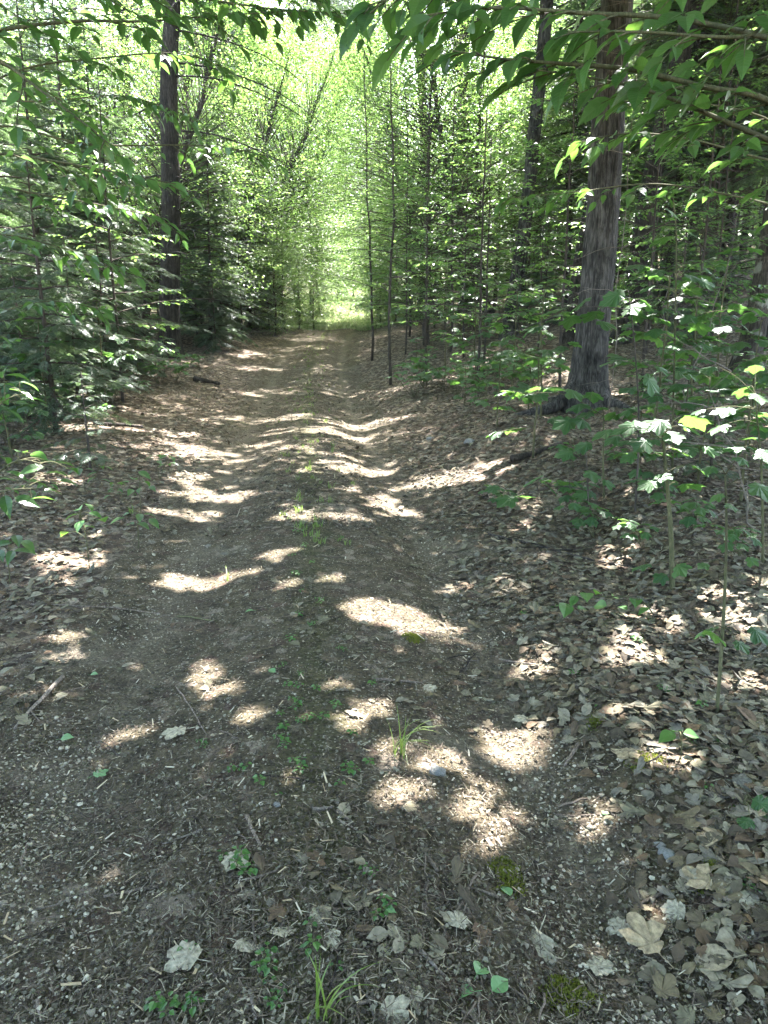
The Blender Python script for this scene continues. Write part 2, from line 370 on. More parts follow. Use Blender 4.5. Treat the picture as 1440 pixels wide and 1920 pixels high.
M = dict(
    beech=leaf_mat("beech_leaf", GRN, (.20, .37, .07), .48, .38),
    beech_near=leaf_mat("near_beech_leaf", GRN, (.15, .33, .045), .40, .36, veins=True),
    bright=leaf_mat("sunny_leaf", [(.080, .135, .048), (.060, .112, .042), (.10, .155, .062)], (.24, .40, .085), .48, .4),
    maple=leaf_mat("maple_leaf", [(.042, .100, .034), (.055, .115, .038), (.033, .082, .030)], (.13, .29, .05), .38, .46, veins=True, spec=.35),
    hemlock=leaf_mat("hemlock_needles", [(.058, .098, .052), (.046, .082, .046), (.075, .118, .058), (.072, .106, .070)], (.13, .22, .075), .34, .42, spec=.5),
    seedling=leaf_mat("seedling_leaf", [(.07, .16, .04), (.05, .13, .035)], (.16, .32, .04), .4, .4),
    fresh=leaf_mat("fallen_green_leaf", [(.16, .29, .12), (.13, .26, .10)], (.15, .3, .06), .25, .5, veins=True),
    meadow=leaf_mat("meadow_grass", [(.30, .35, .18), (.36, .39, .24), (.24, .31, .14)], (.46, .54, .26), .45, .6),
    grass=leaf_mat("grass_blade", [(.10, .17, .03), (.13, .19, .04)], (.2, .32, .05), .35, .4),
    moss=leaf_mat("moss", [(.13, .145, .03), (.10, .12, .026), (.15, .155, .04)], (.2, .24, .03), .4, .9, spec=.1),
    bark=bark_mat("hemlock_bark", (.018, .016, .013), (.10, .086, .072)),
    bark_grey=bark_mat("grey_bark", (.026, .024, .021), (.165, .155, .138), sc=.9, bump=1.0),
    bark_lichen=bark_mat("lichen_bark", (.035, .029, .022), (.14, .12, .095), (.24, .24, .19), 1.2),
    bark_thin=bark_mat("sapling_bark", (.05, .042, .034), (.13, .11, .09), sc=2.2, bump=.3),
    bark_green=bark_mat("green_stem_bark", (.07, .075, .035), (.17, .16, .085), sc=3, bump=.2),
    bark_dead=bark_mat("dead_wood", (.13, .11, .09), (.32, .28, .23), sc=2, bump=.5),
    bark_moss=bark_mat("mossy_bark", (.04, .033, .026), (.13, .11, .085), (.055, .075, .018), sc=1.5),
    bark_red=bark_mat("rotten_wood", (.10, .045, .025), (.27, .14, .085), sc=1.5),
    dead=litter_mat("dead_leaves", [(0.185, 0.159, 0.099), (0.107, 0.086, 0.052), (0.232, 0.206, 0.138), (0.065, 0.052, 0.033), (0.146, 0.118, 0.065), (0.206, 0.185, 0.127), (0.095, 0.082, 0.052), (0.142, 0.129, 0.077), (0.090, 0.067, 0.040), (0.163, 0.146, 0.107), (.118, .080, .045)]),
    crumb=litter_mat("leaf_crumbs", [(0.126, 0.113, 0.074), (0.078, 0.066, 0.043), (0.168, 0.154, 0.106), (0.060, 0.050, 0.035), (0.102, 0.084, 0.053), (0.240, 0.222, 0.162), (0.090, 0.079, 0.053), (0.054, 0.046, 0.031), (0.132, 0.120, 0.079)], mottle=.35),
    dead_pale=litter_mat("pale_dead_leaf", [(.40, .36, .25), (.34, .31, .22)], mottle=.72, ns=6),
    dead_tan=litter_mat("tan_dead_leaf", [(.34, .27, .16), (.30, .25, .16)], mottle=.72, ns=6),
    dead_brown=litter_mat("brown_dead_leaf", [(.18, .115, .06), (.15, .10, .06)], mottle=.7, ns=6),
    dead_grey=litter_mat("grey_dead_leaf", [(.20, .18, .135), (.15, .14, .105)], mottle=.7, ns=6),
    needle=litter_mat("needle_litter", [(0.086, 0.067, 0.046), (0.054, 0.043, 0.031), (0.127, 0.099, 0.069), (0.076, 0.060, 0.041), (0.172, 0.144, 0.101), (0.063, 0.049, 0.036), (0.095, 0.075, 0.052), (0.048, 0.039, 0.029), (0.115, 0.092, 0.063), (0.299, 0.265, 0.184)], mottle=.2),
    chip=litter_mat("wood_chip", [(.46, .38, .24), (.36, .28, .17), (.5, .45, .33)], mottle=.3),
    pebble=litter_mat("pebble", [(.38, .345, .25), (.26, .23, .165), (.45, .41, .30), (.19, .165, .12), (.32, .27, .18)], mottle=.3),
    stone=litter_mat("grey_stone", [(.20, .20, .18), (.17, .175, .16)], mottle=.5, ns=5),
    stick=bark_mat("fallen_stick", (.10, .08, .06), (.30, .25, .20), sc=4, bump=.4),
    soil_trail=ground_mat("trail_soil", [(.3, (.040, .034, .025)), (.52, (.105, .088, .054)), (.72, (.18, .152, .10))], (.14, (.30, .27, .20)), (.6, (.21, .185, .135)),
                          (.18, [(0, (.11, .08, .055)), (.3, (.17, .135, .095)), (.6, (.085, .062, .045)), (.85, (.24, .20, .15))]), rut=True),
    soil_forest=ground_mat("forest_litter", [(.3, (.05, .037, .027)), (.6, (.10, .078, .055)), (.8, (.14, .11, .08))], (.05, (.30, .25, .17)), (.15, (.2, .18, .15)),
                          (.62, [(0, (.21, .165, .11)), (.2, (.13, .095, .062)), (.4, (.28, .235, .17)), (.6, (.08, .058, .04)), (.8, (.18, .15, .11))])),
)
# ------------------------------------------------------------------ ground: one sheet, split into the track and the forest floor
def axis(segs):
    out = [segs[0][0]]
    for a, b, s0, s1 in segs:
        x = a
        while x < b-1e-6:
            t = (x-a)/(b-a); x = min(b, x+s0+(s1-s0)*t); out.append(x)
    return np.unique(np.round(out, 4))
up = axis([(0, 1.3, .025, .025), (1.3, 4, .03, .05), (4, 12, .06, .3), (12, 40, .4, 2), (40, 260, 3, 25)])
U = np.unique(np.concatenate([-up, up])); Yg = axis([(-60, -3, 6, 1), (-3, .9, .5, .1), (.9, 5, .022, .03), (5, 14, .035, .09), (14, 36, .1, .25), (36, 80, .4, 3), (80, 420, 5, 40)])
def sheet(name, sel, m):
    i = np.where(sel)[0]; uu = U[i]
    XX = uu[None, :]+cx(Yg)[:, None]; YY = np.broadcast_to(Yg[:, None], XX.shape)
    V = np.stack([XX, YY, height(XX, YY)], -1).reshape(-1, 3); ny, nx = XX.shape
    a = (np.arange(ny-1)[:, None]*nx+np.arange(nx-1)[None, :]).ravel()
    g = Geo(); g.add(V, [np.stack([a, a+1, a+1+nx, a+nx], -1)], 0, np.stack([np.broadcast_to(uu[None, :], XX.shape), YY], -1).reshape(-1, 2))
    o = g.obj(name, m, smooth=True); o["kind"] = "structure"; return o
K = 1.3
sheet("trail", np.abs(U) <= K+1e-6, M['soil_trail'])
g = Geo()
for sgn in (-1, 1):
    uu = U[(U*sgn) >= K-1e-6]
    XX = uu[None, :]+cx(Yg)[:, None]; YY = np.broadcast_to(Yg[:, None], XX.shape); ny, nx = XX.shape
    a = (np.arange(ny-1)[:, None]*nx+np.arange(nx-1)[None, :]).ravel()
    g.add(np.stack([XX, YY, height(XX, YY)], -1).reshape(-1, 3), [np.stack([a, a+1, a+1+nx, a+nx], -1)])
g.obj("forest_floor", M['soil_forest'], smooth=True)["kind"] = "structure"
def gz(x, y): return float(height(x, y))
def gnorm(x, y, e=.03):
    return norm(np.stack([-(height(x+e, y)-height(x-e, y))/(2*e), -(height(x, y+e)-height(x, y-e))/(2*e), np.ones_like(x)], -1))

# ------------------------------------------------------------------ plants: builders
def rot_h(d, a):
    c, s = cos(a), sin(a); return np.array([d[0]*c-d[1]*s, d[0]*s+d[1]*c, d[2]])
def twig_leaves(L, pts, sp, size, rng, droop=.25, tip=True, start=.1, flat=.35, ang=50):
    """leaves standing alternately left and right along a twig"""
    pts = np.asarray(pts); seg = np.linalg.norm(np.diff(pts, axis=0), axis=1); cum = np.r_[0, np.cumsum(seg)]; T = cum[-1]
    n = max(2, int(T*(1-start)/sp)); s = start*T+(np.arange(n)+rng.uniform(.2, .8, n))*T*(1-start)/n
    P = np.stack([np.interp(s, cum, pts[:, k]) for k in range(3)], -1)
    d = norm(np.stack([np.interp(np.minimum(s+.02*T, T), cum, pts[:, k])-np.interp(np.maximum(s-.02*T, 0), cum, pts[:, k]) for k in range(3)], -1))
    side = np.where(np.arange(n) % 2 == 0, 1, -1)
    if tip: side[-1] = 0
    h = norm(np.cross(d, UP)+1e-6)
    a = np.radians(ang)*side*rng.uniform(.7, 1.2, n)
    A = d*np.cos(a)[:, None]+h*np.sin(a)[:, None]; A[:, 2] -= droop*rng.uniform(.3, 1.6, n)
    N = UP+rng.normal(0, flat, (n, 3))
    L.add(P, A, N, size*rng.uniform(.65, 1.2, n))
def limb(start, d, length, droop, rng, n=8, wob=.06):
    d = norm(d); P = [np.asarray(start, float)]; st = length/(n-1)
    for i in range(n-1):
        d = norm(d+np.array([rng.normal(0, wob), rng.normal(0, wob), rng.normal(0, wob*.6)-droop/n])); P.append(P[-1]+d*st)
    return np.array(P)
def broadleaf(rng, h, r0, cb, nb, blen, elev, droop, tw_sp, tw_len, lf_sp, lf, lean=(0, 0), top=.35, fine=False, flat=.35, k=7, wobble=.02, woods=None):
    """stem with layered side branches: returns wood Geo and Leaves"""
    W, L = Geo() if woods is None else woods, Leaves()
    t = np.linspace(0, 1, 12); S = np.stack([lean[0]*t+np.cumsum(rng.normal(0, wobble, 12))*h*.1, lean[1]*t+np.cumsum(rng.normal(0, wobble, 12))*h*.1, h*t], -1); S[0, :2] = 0
    tube(W, S-np.array([0, 0, .1])*(t == 0)[:, None], r0*(1-.85*t)+.004, k)
    az = rng.uniform(0, 6.28)
    for i in range(nb):
        f = cb+(1-cb)*(i+rng.uniform(0, 1))/nb; f = min(f, .985); az += 2.4+rng.normal(0, .35)
        p = np.array([np.interp(f, t, S[:, k2]) for k2 in range(3)])
        g = (f-cb)/(1-cb); Lb = blen*(1-(1-top)*g**1.5)*rng.uniform(.6, 1.1)
        e = radians(elev)+g*.5+rng.normal(0, .12)
        B = limb(p, (cos(az)*cos(e), sin(az)*cos(e), sin(e)), Lb, droop, rng)
        rb = min(r0*.45*(1-f)+.006, .03)*min(1, Lb/1.5+.3)
        tube(W, B, np.linspace(rb, .002, len(B)), 4 if not fine else 5, cap=False)
        nt = max(2, int(Lb*.85/tw_sp))
        for j in range(nt):
            s = .15+.85*(j+rng.uniform(.2, .8))/nt
            q = np.array([np.interp(s, np.linspace(0, 1, len(B)), B[:, k2]) for k2 in range(3)])
            bd = norm(B[-1]-B[max(0, int(s*7)-2)])
            d = rot_h(bd, radians(rng.uniform(35, 65))*(1 if j % 2 else -1)); d[2] = d[2]*.5+rng.normal(0, .12)
            tl = tw_len*(1-.45*s)*rng.uniform(.6, 1.2)
            tw = limb(q, d, tl, droop*.8, rng, 5)
            if fine: tube(W, tw, np.linspace(.0025, .001, 5), 3, cap=False)
            twig_leaves(L, tw, lf_sp, lf, rng, flat=flat)
        twig_leaves(L, B[-4:], lf_sp, lf, rng, flat=flat)
    return W, L
def hemlock(rng, h, r0, cb, nb, blen, spray=.42, droop=.5, elev=-2, top=.12, lean=(0, 0), dead=0, k=7, sp=.13, bend=.02):
    W, L = Geo(), Leaves()
    t = np.linspace(0, 1, 12); S = np.stack([lean[0]*t+np.cumsum(rng.normal(0, bend, 12))*h*.06, lean[1]*t+np.cumsum(rng.normal(0, bend, 12))*h*.06, h*t], -1); S[0, :2] = 0
    tube(W, S-np.array([0, 0, .15])*(t == 0)[:, None], r0*(1-.93*t)+.004, k)
    az = rng.uniform(0, 6.28)
    for i in range(nb):
        f = min(cb+(1-cb)*(i+rng.uniform(0, 1))/nb, .985); az += 2.4+rng.normal(0, .4)
        g = (f-cb)/(1-cb); Lb = blen*(1-(1-top)*g)*rng.uniform(.55, 1.1)*min(1, .6+g*4)
        p = np.array([np.interp(f, t, S[:, k2]) for k2 in range(3)]); e = radians(elev+28*g)+rng.normal(0, .1)
        B = limb(p, (cos(az)*cos(e), sin(az)*cos(e), sin(e)), Lb, droop, rng, 7, .05)
        tube(W, B, np.linspace(min(.006+.012*Lb, r0*.5), .0015, 7), 4, cap=False)
        ns = max(3, int(Lb*.9/sp)); s = .1+.9*(np.arange(ns)+rng.uniform(.2, .8, ns))/ns
        P = np.stack([np.interp(s, np.linspace(0, 1, 7), B[:, k2]) for k2 in range(3)], -1)
        bd = norm(B[-1]-B[0]); hh = norm(np.cross(bd, UP)); side = np.where(np.arange(ns) % 2 == 0, 1, -1)
        a = np.radians(rng.uniform(40, 65, ns))*side; a[-1] = 0
        A = bd*np.cos(a)[:, None]+hh*np.sin(a)[:, None]; A[:, 2] = bd[2]*.6-rng.uniform(.05, .4, ns)
        L.add(P, A, UP+rng.normal(0, .22, (ns, 3)), spray*(1.05-.55*s)*rng.uniform(.7, 1.25, ns)*min(1, .35+Lb))
    for i in range(dead):      # bare dead lower limbs
        f = cb*rng.uniform(.25, 1.0); a = rng.uniform(0, 6.28); p = np.array([np.interp(f, t, S[:, k2]) for k2 in range(3)])
        B = limb(p, (cos(a), sin(a), rng.uniform(-.2, .25)), rng.uniform(.4, 1.8), .35, rng, 6, .1)
        tube(W, B, np.linspace(.012, .002, 6), 4, cap=False)
    return W, L
def plant(name, W, L, Ts, wm, lm, rng, label=None, cat=None, group=None, parts=('trunk', 'crown'), loc=(0, 0, 0)):
    e = empty(name, loc); W.obj(parts[0], wm, e, smooth=True)
    g = Geo(); scatter_mix(g, Ts, L, rng); g.obj(parts[1], lm, e)
    return tag(e, label, cat, group)

# ------------------------------------------------------------------ where the sun is to reach the ground (holes cut in the high canopy)
GAPS = [(-2.6, 23.9, 0.98, 0.54), (-1.44, 26.57, 2.01, 1.41), (-1.4, 29.47, 3.63, 2.2), (-1.33, 19.42, 0.52, 1.96), (-1.46, 17.77, 0.7, 1.4), (-3.15, 20.05, 0.62, 0.45), (-2.26, 16.41, 0.96, 0.65), (-0.91, 16.4, 0.59, 0.51), (-2.04, 12.23, 1.25, 0.48), (-0.9, 10.74, 0.9, 0.54), (-0.33, 11.78, 0.88, 0.37), (-2.52, 9.46, 0.42, 0.93), (-2.0, 8.89, 0.44, 0.29), (-1.57, 9.32, 0.46, 0.6), (-1.03, 9.22, 0.18, 0.63), (-0.65, 8.37, 0.45, 0.46), (-0.6, 7.69, 0.38, 0.34), (-0.17, 8.11, 0.29, 0.23), (0.69, 7.48, 0.53, 0.41), (1.05, 7.47, 0.26, 0.25), (0.36, 7.17, 0.5, 0.14), (-0.1, 6.78, 0.41, 0.31), (-1.76, 7.08, 0.32, 0.49), (-1.46, 6.82, 0.26, 0.21), (-0.58, 6.24, 0.27, 0.15), (-0.43, 5.94, 0.33, 0.18), (0.05, 6.38, 0.23, 0.24), (-1.95, 7.44, 0.22, 0.29), (-1.59, 6.14, 0.26, 0.17), (-0.67, 5.83, 0.13, 0.13), (1.2, 6.02, 0.25, 0.14), (-2.02, 4.78, 0.22, 0.16), (-1.15, 4.49, 0.35, 0.1), (-1.29, 4.63, 0.08, 0.05), (-0.58, 4.3, 0.06, 0.11), (-0.32, 4.4, 0.08, 0.07), (-0.7, 4.85, 0.14, 0.06), (-0.14, 3.9, 0.06, 0.16), (0.14, 3.81, 0.29, 0.15), (0.28, 3.75, 0.17, 0.13), (0.46, 4.46, 0.1, 0.07), (0.7, 4.34, 0.13, 0.09), (1.36, 3.74, 0.24, 0.12), (1.76, 3.93, 0.09, 0.12), (1.59, 3.85, 0.1, 0.08), (1.8, 3.55, 0.12, 0.12), (-1.41, 2.96, 0.11, 0.04), (-1.63, 3.47, 0.1, 0.06), (-1.45, 3.4, 0.06, 0.05), (-0.76, 3.13, 0.05, 0.08), (-0.68, 2.96, 0.08, 0.05), (-0.97, 2.67, 0.07, 0.04), (-0.06, 2.7, 0.07, 0.08), (0.13, 2.45, 0.1, 0.07), (0.02, 2.23, 0.12, 0.03), (0.46, 2.71, 0.07, 0.1), (0.61, 2.73, 0.14, 0.09), (0.48, 2.58, 0.08, 0.11), (1.01, 2.5, 0.07, 0.07), (0.32, 2.24, 0.09, 0.09), (0.38, 2.15, 0.1, 0.08), (0.48, 2.13, 0.1, 0.05), (0.63, 2.19, 0.07, 0.05), (0.31, 2.02, 0.04, 0.04), (1.59, 3.08, 0.12, 0.06), (1.03, 2.79, 0.09, 0.03), (1.01, 3.2, 0.05, 0.05), (-0.16, 2.98, 0.05, 0.05), (-0.48, 2.72, 0.05, 0.04), (-5.41, 19.85, 0.62, 0.73), (1.57, 17.61, 1.47, 0.69), (3.44, 18.07, 0.63, 0.66), (4.25, 12.93, 0.26, 0.21), (-4.59, 22.49, 1.17, 0.94), (-1.85, 6.16, 0.18, 0.16), (-3.04, 7.03, 0.23, 0.11), (-3.39, 10.35, 0.49, 0.33)]
# more holes, added so that sun falls on leaves, trunks and boughs
for px, py, d, q in ((1240, 795, 4.3, .35), (1300, 830, 4.3, .3), (1290, 908, 4.3, .15), (1405, 780, 4.4, .4), (1430, 830, 4.4, .3), (1060, 735, 6.1, .3), (1010, 730, 6.0, .25), (1110, 575, 5.5, .4), (1190, 570, 5.5, .3), (1340, 590, 6.4, .5), (1240, 620, 6.4, .4), (1290, 640, 6.4, .3),
        (1145, 195, 2.1, .12), (1180, 205, 2.1, .1), (1240, 350, 4.4, .3), (1100, 360, 4.4, .35), (150, 980, 4.75, .15), (80, 870, 3.4, .3), (40, 745, 3.9, .3), (200, 420, 3.6, .3), (60, 330, 2.9, .2), (420, 276, 4.5, .2), (230, 700, 12, .8), (170, 650, 10.5, .7), (60, 560, 12, .9), (140, 480, 14, 1.2), (40, 400, 15, 1.3), (230, 330, 17, 1.2),
        (450, 430, 23, 1.6), (470, 300, 26, 1.8), (420, 560, 24, 1.2), (400, 200, 27, 1.6), (500, 480, 29, 1.6), (250, 560, 18, .9), (130, 250, 20, 1.5), (820, 560, 16.5, 1.1), (880, 600, 17.5, .9), (780, 480, 22, 1.6), (900, 480, 22, 1.5), (1000, 560, 18, .9), (830, 300, 27, 2), (930, 380, 26, 1.6), (1060, 330, 22, 1.2), (1240, 500, 20, 1), (1330, 440, 18, 1), (1300, 330, 22, 1.2), (1220, 260, 24, 1.3), (1400, 480, 20, .8), (890, 210, 28, 2), (1010, 180, 26, 1.2)):
    p = at(px, py, d); p = p-SUN*(p[2]-gz(p[0], p[1]))/SUN[2]; q *= .5 if q < .55 else .9; GAPS.append((p[0], p[1], q, q))
GAPS = np.array(GAPS)
def gap(x, y):
    """0 under closed canopy, 1 where leaves are dropped to let the sun through"""
    x = np.asarray(x); y = np.asarray(y); m = np.zeros_like(x)
    wx = x+(vnoise(x*7, y*7, 31)-.5)*.16; wy = y+(vnoise(x*7, y*7, 32)-.5)*.16
    for a, b, r, q in GAPS:
        d = ((wx-a)/(r+.03))**2+((wy-b)/(q+.04))**2
        m = np.maximum(m, np.clip(2.4-d*1.9, 0, 1))
    m = m*(1-sstep(4.5, 7, y)*.75*sstep(.46, .56, .6*vnoise(x*2.6, y*3.4, 43)+.4*vnoise(x*6, y*8, 44)))      # noise shuts parts of the far gaps to break up their sun patches
    u = x-cx(y)
    n = .6*vnoise(x*1.1, y*.9, 41)+.4*vnoise(x*2.6, y*2.2, 42)
    side = sstep(3.5, 6, -u)*sstep(4, 8, y)*.32+sstep(3.5, 6, u)*sstep(8, 14, y)*.38+sstep(10, 16, y)*.05+sstep(24, 30, y)*sstep(4, 2, np.abs(u))*.25
    thr = .70-side
    m = np.maximum(m, sstep(thr, thr+.05, n)*sstep(3.2, 5, np.abs(u)+np.maximum(y-14, 0)*.3))
    return m

# ------------------------------------------------------------------ tall trees: trunk, limbs and a crown above the picture
rng = np.random.default_rng(11)
class Tall: pass
def tall(name, base, top, r0, r1, h, bark, k=16, ridges=.05, flare=.6, dead=0, dead_side=None, seed=0, crown='hemlock'):
    r = np.random.default_rng(seed+100); T = Tall(); T.__dict__.update(base=np.asarray(base, float), h=h, name=name, bark=bark, r=r, crown=crown)
    n = int(h/.28); t = np.linspace(0, 1, n); b = T.base; top = np.asarray(top, float)
    S = np.stack([(top[0]-b[0])*t+np.sin(t*9+seed)*.07+np.sin(t*23+seed*2)*.02, (top[1]-b[1])*t, h*t-.25], -1); S[:, :2] -= S[0, :2]
    zz = S[:, 2]; R = (r0+(r1-r0)*np.clip(zz/9, 0, 1))*np.where(zz > 9, np.clip(1-(zz-9)/(h-9+.1)*.85, .12, 1), 1)+flare*r0*np.exp(-np.maximum(zz, 0)/.28)
    T.W = Geo(); tube(T.W, S, R, k, ridges=ridges, rng=r); T.S = S; T.loc = b
    for i in range(dead):
        z = r.uniform(1.2, 8.5); p = np.array([np.interp(z, zz, S[:, k2]) for k2 in range(3)])
        a = r.uniform(0, 6.28) if dead_side is None else dead_side+r.normal(0, .7)
        B = limb(p, (cos(a), sin(a), r.uniform(-.25, .2)), r.uniform(.7, 2.6), .5, r, 8, .07); tube(T.W, B, np.linspace(.018, .003, 8), 4, cap=False)
        for j in range(r.integers(2, 6)):
            q = B[r.integers(2, 7)]; bb = limb(q, rot_h(norm(B[-1]-B[0]), r.choice([-1, 1])*r.uniform(.4, 1)), r.uniform(.25, .8), .5, r, 4, .1); tube(T.W, bb, np.linspace(.006, .0015, 4), 3, cap=False)
    T.at = lambda z: np.array([np.interp(z, zz, S[:, k2]) for k2 in range(3)])
    T.L = Leaves(); return T
def gp(px, y):      # base on the ground at a distance y ahead, below pixel column px
    d = y*cos(PITCH)+(CAMZ-.5)*sin(PITCH); x = (px-720)/FPX*d
    d = y*cos(PITCH)+(CAMZ-gz(x, y))*sin(PITCH); x = (px-720)/FPX*d
    return np.array([x, y, gz(x, y)])
TALL = []
def addtall(label, group=None, **kw):
    T = tall(**kw); T.label = label; T.group = group; TALL.append(T); return T
A = addtall("dark straight hemlock with bare drooping limbs at the left edge of the track", name="hemlock_tree", base=gp(317, 20.5), top=gp(317, 20.5)+[1.5, 0, 0], r0=.26, r1=.18, h=17, bark='bark', dead=16, dead_side=-.3, seed=1)
# long bare limbs reaching right over the track
for z, az, ln in ((6.6, -.15, 3.6), (6.9, -.05, 4.2), (5.4, -.1, 3.4), (7.6, .2, 3.0), (6.0, 2.9, 2.2), (4.4, 3.0, 1.8)):
    B = limb(A.at(z), (cos(az), sin(az), .05), ln, .75, A.r, 10, .05); tube(A.W, B, np.linspace(.03, .004, 10), 5, cap=False)
    for j in range(12):
        q = B[A.r.integers(2, 10)]; s = A.r.choice([-1, 1])
        bb = limb(q, rot_h(norm(B[-1]-B[0]), s*A.r.uniform(.3, .9)), A.r.uniform(.4, 1.2), .6, A.r, 5, .08); tube(A.W, bb, np.linspace(.008, .0015, 5), 3, cap=False)
addtall("thickest grey ridged trunk, mossy at its foot, on the bank right of the track", name="cedar_tree", base=gp(1100, 10.4), top=gp(1100, 10.4)+[.7, .2, 0], r0=.215, r1=.165, h=17, bark='bark_grey', k=44, ridges=.045, flare=.75, dead=9, dead_side=2.6, seed=2, crown='leaf')
T2 = TALL[-1]
for a, ln in ((3.35, 1.15), (4.3, .7), (5.4, .75), (2.3, .8), (.6, .7)):      # roots spreading from its foot
    e = np.array([cos(a)*ln, sin(a)*ln, 0]); P = [np.array([cos(a)*.1, sin(a)*.1, .38])]
    for f, up in ((.38, .10), (.7, .03), (1, -.06)): q = e*f; P.append(np.array([q[0], q[1], gz(T2.base[0]+q[0], T2.base[1]+q[1])-T2.base[2]+up]))
    tube(T2.W, smooth_line(P, 12), np.linspace(.12, .025, 12), 8, ridges=.05, rng=T2.r)
addtall("dark trunk leaning right just behind the thick ridged trunk", name="hemlock_tree", base=gp(1168, 17), top=gp(1168, 17)+[2.0, 0, 0], r0=.21, r1=.17, h=16, bark='bark', dead=14, seed=3)
addtall("dark narrow trunk half hidden by the left side of the thick ridged trunk", name="hemlock_tree", base=gp(1066, 18), top=gp(1066, 18)+[1.3, 0, 0], r0=.13, r1=.10, h=15, bark='bark', dead=8, seed=4)
addtall("grey mottled trunk with bare twigs between the thick trunk and the track", name="hemlock_tree", base=gp(952, 21), top=gp(952, 21)+[1.1, 0, 0], r0=.18, r1=.15, h=17, bark='bark_grey', dead=22, seed=5)
addtall("lichen-spotted dark trunk at the right edge of the wood", name="maple_tree", base=gp(1392, 12.6), top=gp(1392, 12.6)+[.9, .3, 0], r0=.17, r1=.14, h=15, bark='bark_lichen', k=18, ridges=.05, dead=6, seed=6, crown='leaf')
addtall("slim dark trunk just right of the lichen-spotted trunk", name="hemlock_tree", base=gp(1432, 14), top=gp(1432, 14)+[.6, 0, 0], r0=.13, r1=.11, h=15, bark='bark', dead=6, seed=7)
# neighbours that stand outside the picture or deep in the wood and carry the rest of the canopy
for i, (x, y, cr) in enumerate(((-5.4, 7.5, 'leaf'), (-9.5, 14.5, 'hemlock'), (6.2, 8.0, 'leaf'), (11.5, 17, 'hemlock'))):
    addtall("tall canopy tree standing in the wood beside the track", "canopy trees beside the track", name="forest_tree", base=(x, y, gz(x, y)), top=(x+.3, y, 0), r0=.22, r1=.17, h=17, bark='bark', seed=20+i, crown=cr)
for i, (px, y) in enumerate(((432, 31), (250, 27), (170, 33), (790, 33), (868, 29), (1255, 30), (1330, 34))):
    addtall("dark straight canopy trunk deep in the wood", "canopy trunks deep in the wood", name="forest_tree", base=gp(px, y), top=gp(px, y)+[rng.normal(0, .5), 0, 0], r0=.2, r1=.16, h=18, bark='bark', k=9, dead=12, seed=40+i, crown='hemlock' if i % 2 else 'leaf')
# leaves of the canopy: sampled so that they shade the ground, except in the gaps
NCL = 9400
gx = rng.uniform(-12, 12, NCL); gy = rng.uniform(-10, 31, NCL)
u = gx-cx(gy)
xx, xy = rng.uniform(-3.4, 3.4, 380), rng.uniform(-1.5, 7.5, 380)      # clusters added over the near track to shut out stray sun spots
keep = rng.uniform(0, 1, NCL) > np.clip((np.abs(gx)-.55*np.maximum(gy, 4)-4.5)/3, 0, .9)
keep &= ~((gy > 25.5) & (np.abs(u) < 3)); keep &= rng.uniform(0, 1, NCL) > .35*sstep(4.5, 7, -u)
gx, gy = np.r_[gx[keep], xx], np.r_[gy[keep], xy]
low = np.where(np.abs(gx-cx(gy)) < 4.5, np.maximum(4.9, 2.7+.5*gy), np.maximum(8.5, 1.5+.36*gy)); hh = low+rng.uniform(0, 1, len(gx))**1.3*np.where(gy < 8, 2.2, 4.5)
cpos = np.stack([gx, gy, 0*gx], -1)+SUN[None]*(hh/SUN[2])[:, None]
bases = np.array([T.base for T in TALL]); hs = np.array([T.h for T in TALL])
own = np.argmin(np.hypot(cpos[:, None, 0]-bases[None, :, 0], cpos[:, None, 1]-bases[None, :, 1])+.0*hs, axis=1)
for i, T in enumerate(TALL):
    idx = np.where(own == i)[0]
    if len(idx) == 0: continue
    n = 62; r = T.r
    P = (cpos[idx][:, None, :]+r.normal(0, 1, (len(idx), n, 3))*np.array([.46, .46, .2])).reshape(-1, 3)
    ang = r.uniform(0, 6.28, len(P)); sz = r.uniform(.12, .19, len(P)); dip = r.uniform(-.5, .1, len(P))
    P0 = P; P = P+np.stack([np.cos(ang), np.sin(ang), dip], -1)*(sz*.45)[:, None]
    t = P[:, 2]/SUN[2]; gxy = P[:, :2]-SUN[None, :2]*t[:, None]
    z0 = height(gxy[:, 0], gxy[:, 1]); t = (P[:, 2]-z0)/SUN[2]; gxy = P[:, :2]-SUN[None, :2]*t[:, None]
    ok = r.uniform(0, 1, len(P)) > gap(gxy[:, 0], gxy[:, 1])*1.02
    P = P0[ok]-T.base; m = len(P); a = ang[ok]; sz = sz[ok]; dip = dip[ok]
    T.L.add(P, np.stack([np.cos(a), np.sin(a), dip], -1), UP+r.normal(0, .4, (m, 3)), sz)
    for j in r.choice(idx, min(len(idx), 16), replace=False):      # limbs out to some of the clusters
        c = cpos[j]-T.base; z = min(max(c[2]*.72-.6, 3.5 if T.base[1] < 9 else 9.5), T.h-1); s = T.at(z); mid = (s+c)/2+np.array([0, 0, .5])
        tube(T.W, smooth_line([s, mid, c], 9), np.linspace(min(.015+.006*np.linalg.norm(c-s), .05), .008, 9), 5, cap=False)
    bm = M[T.bark]
    e = empty(T.name, T.base); T.W.obj("trunk", bm, e, smooth=True)
    g = Geo(); scatter_mix(g, [FOLD], T.L, r); g.obj("crown", M['beech'] if T.crown == 'leaf' else M['hemlock'], e)
    tag(e, T.label, "tree", T.group)
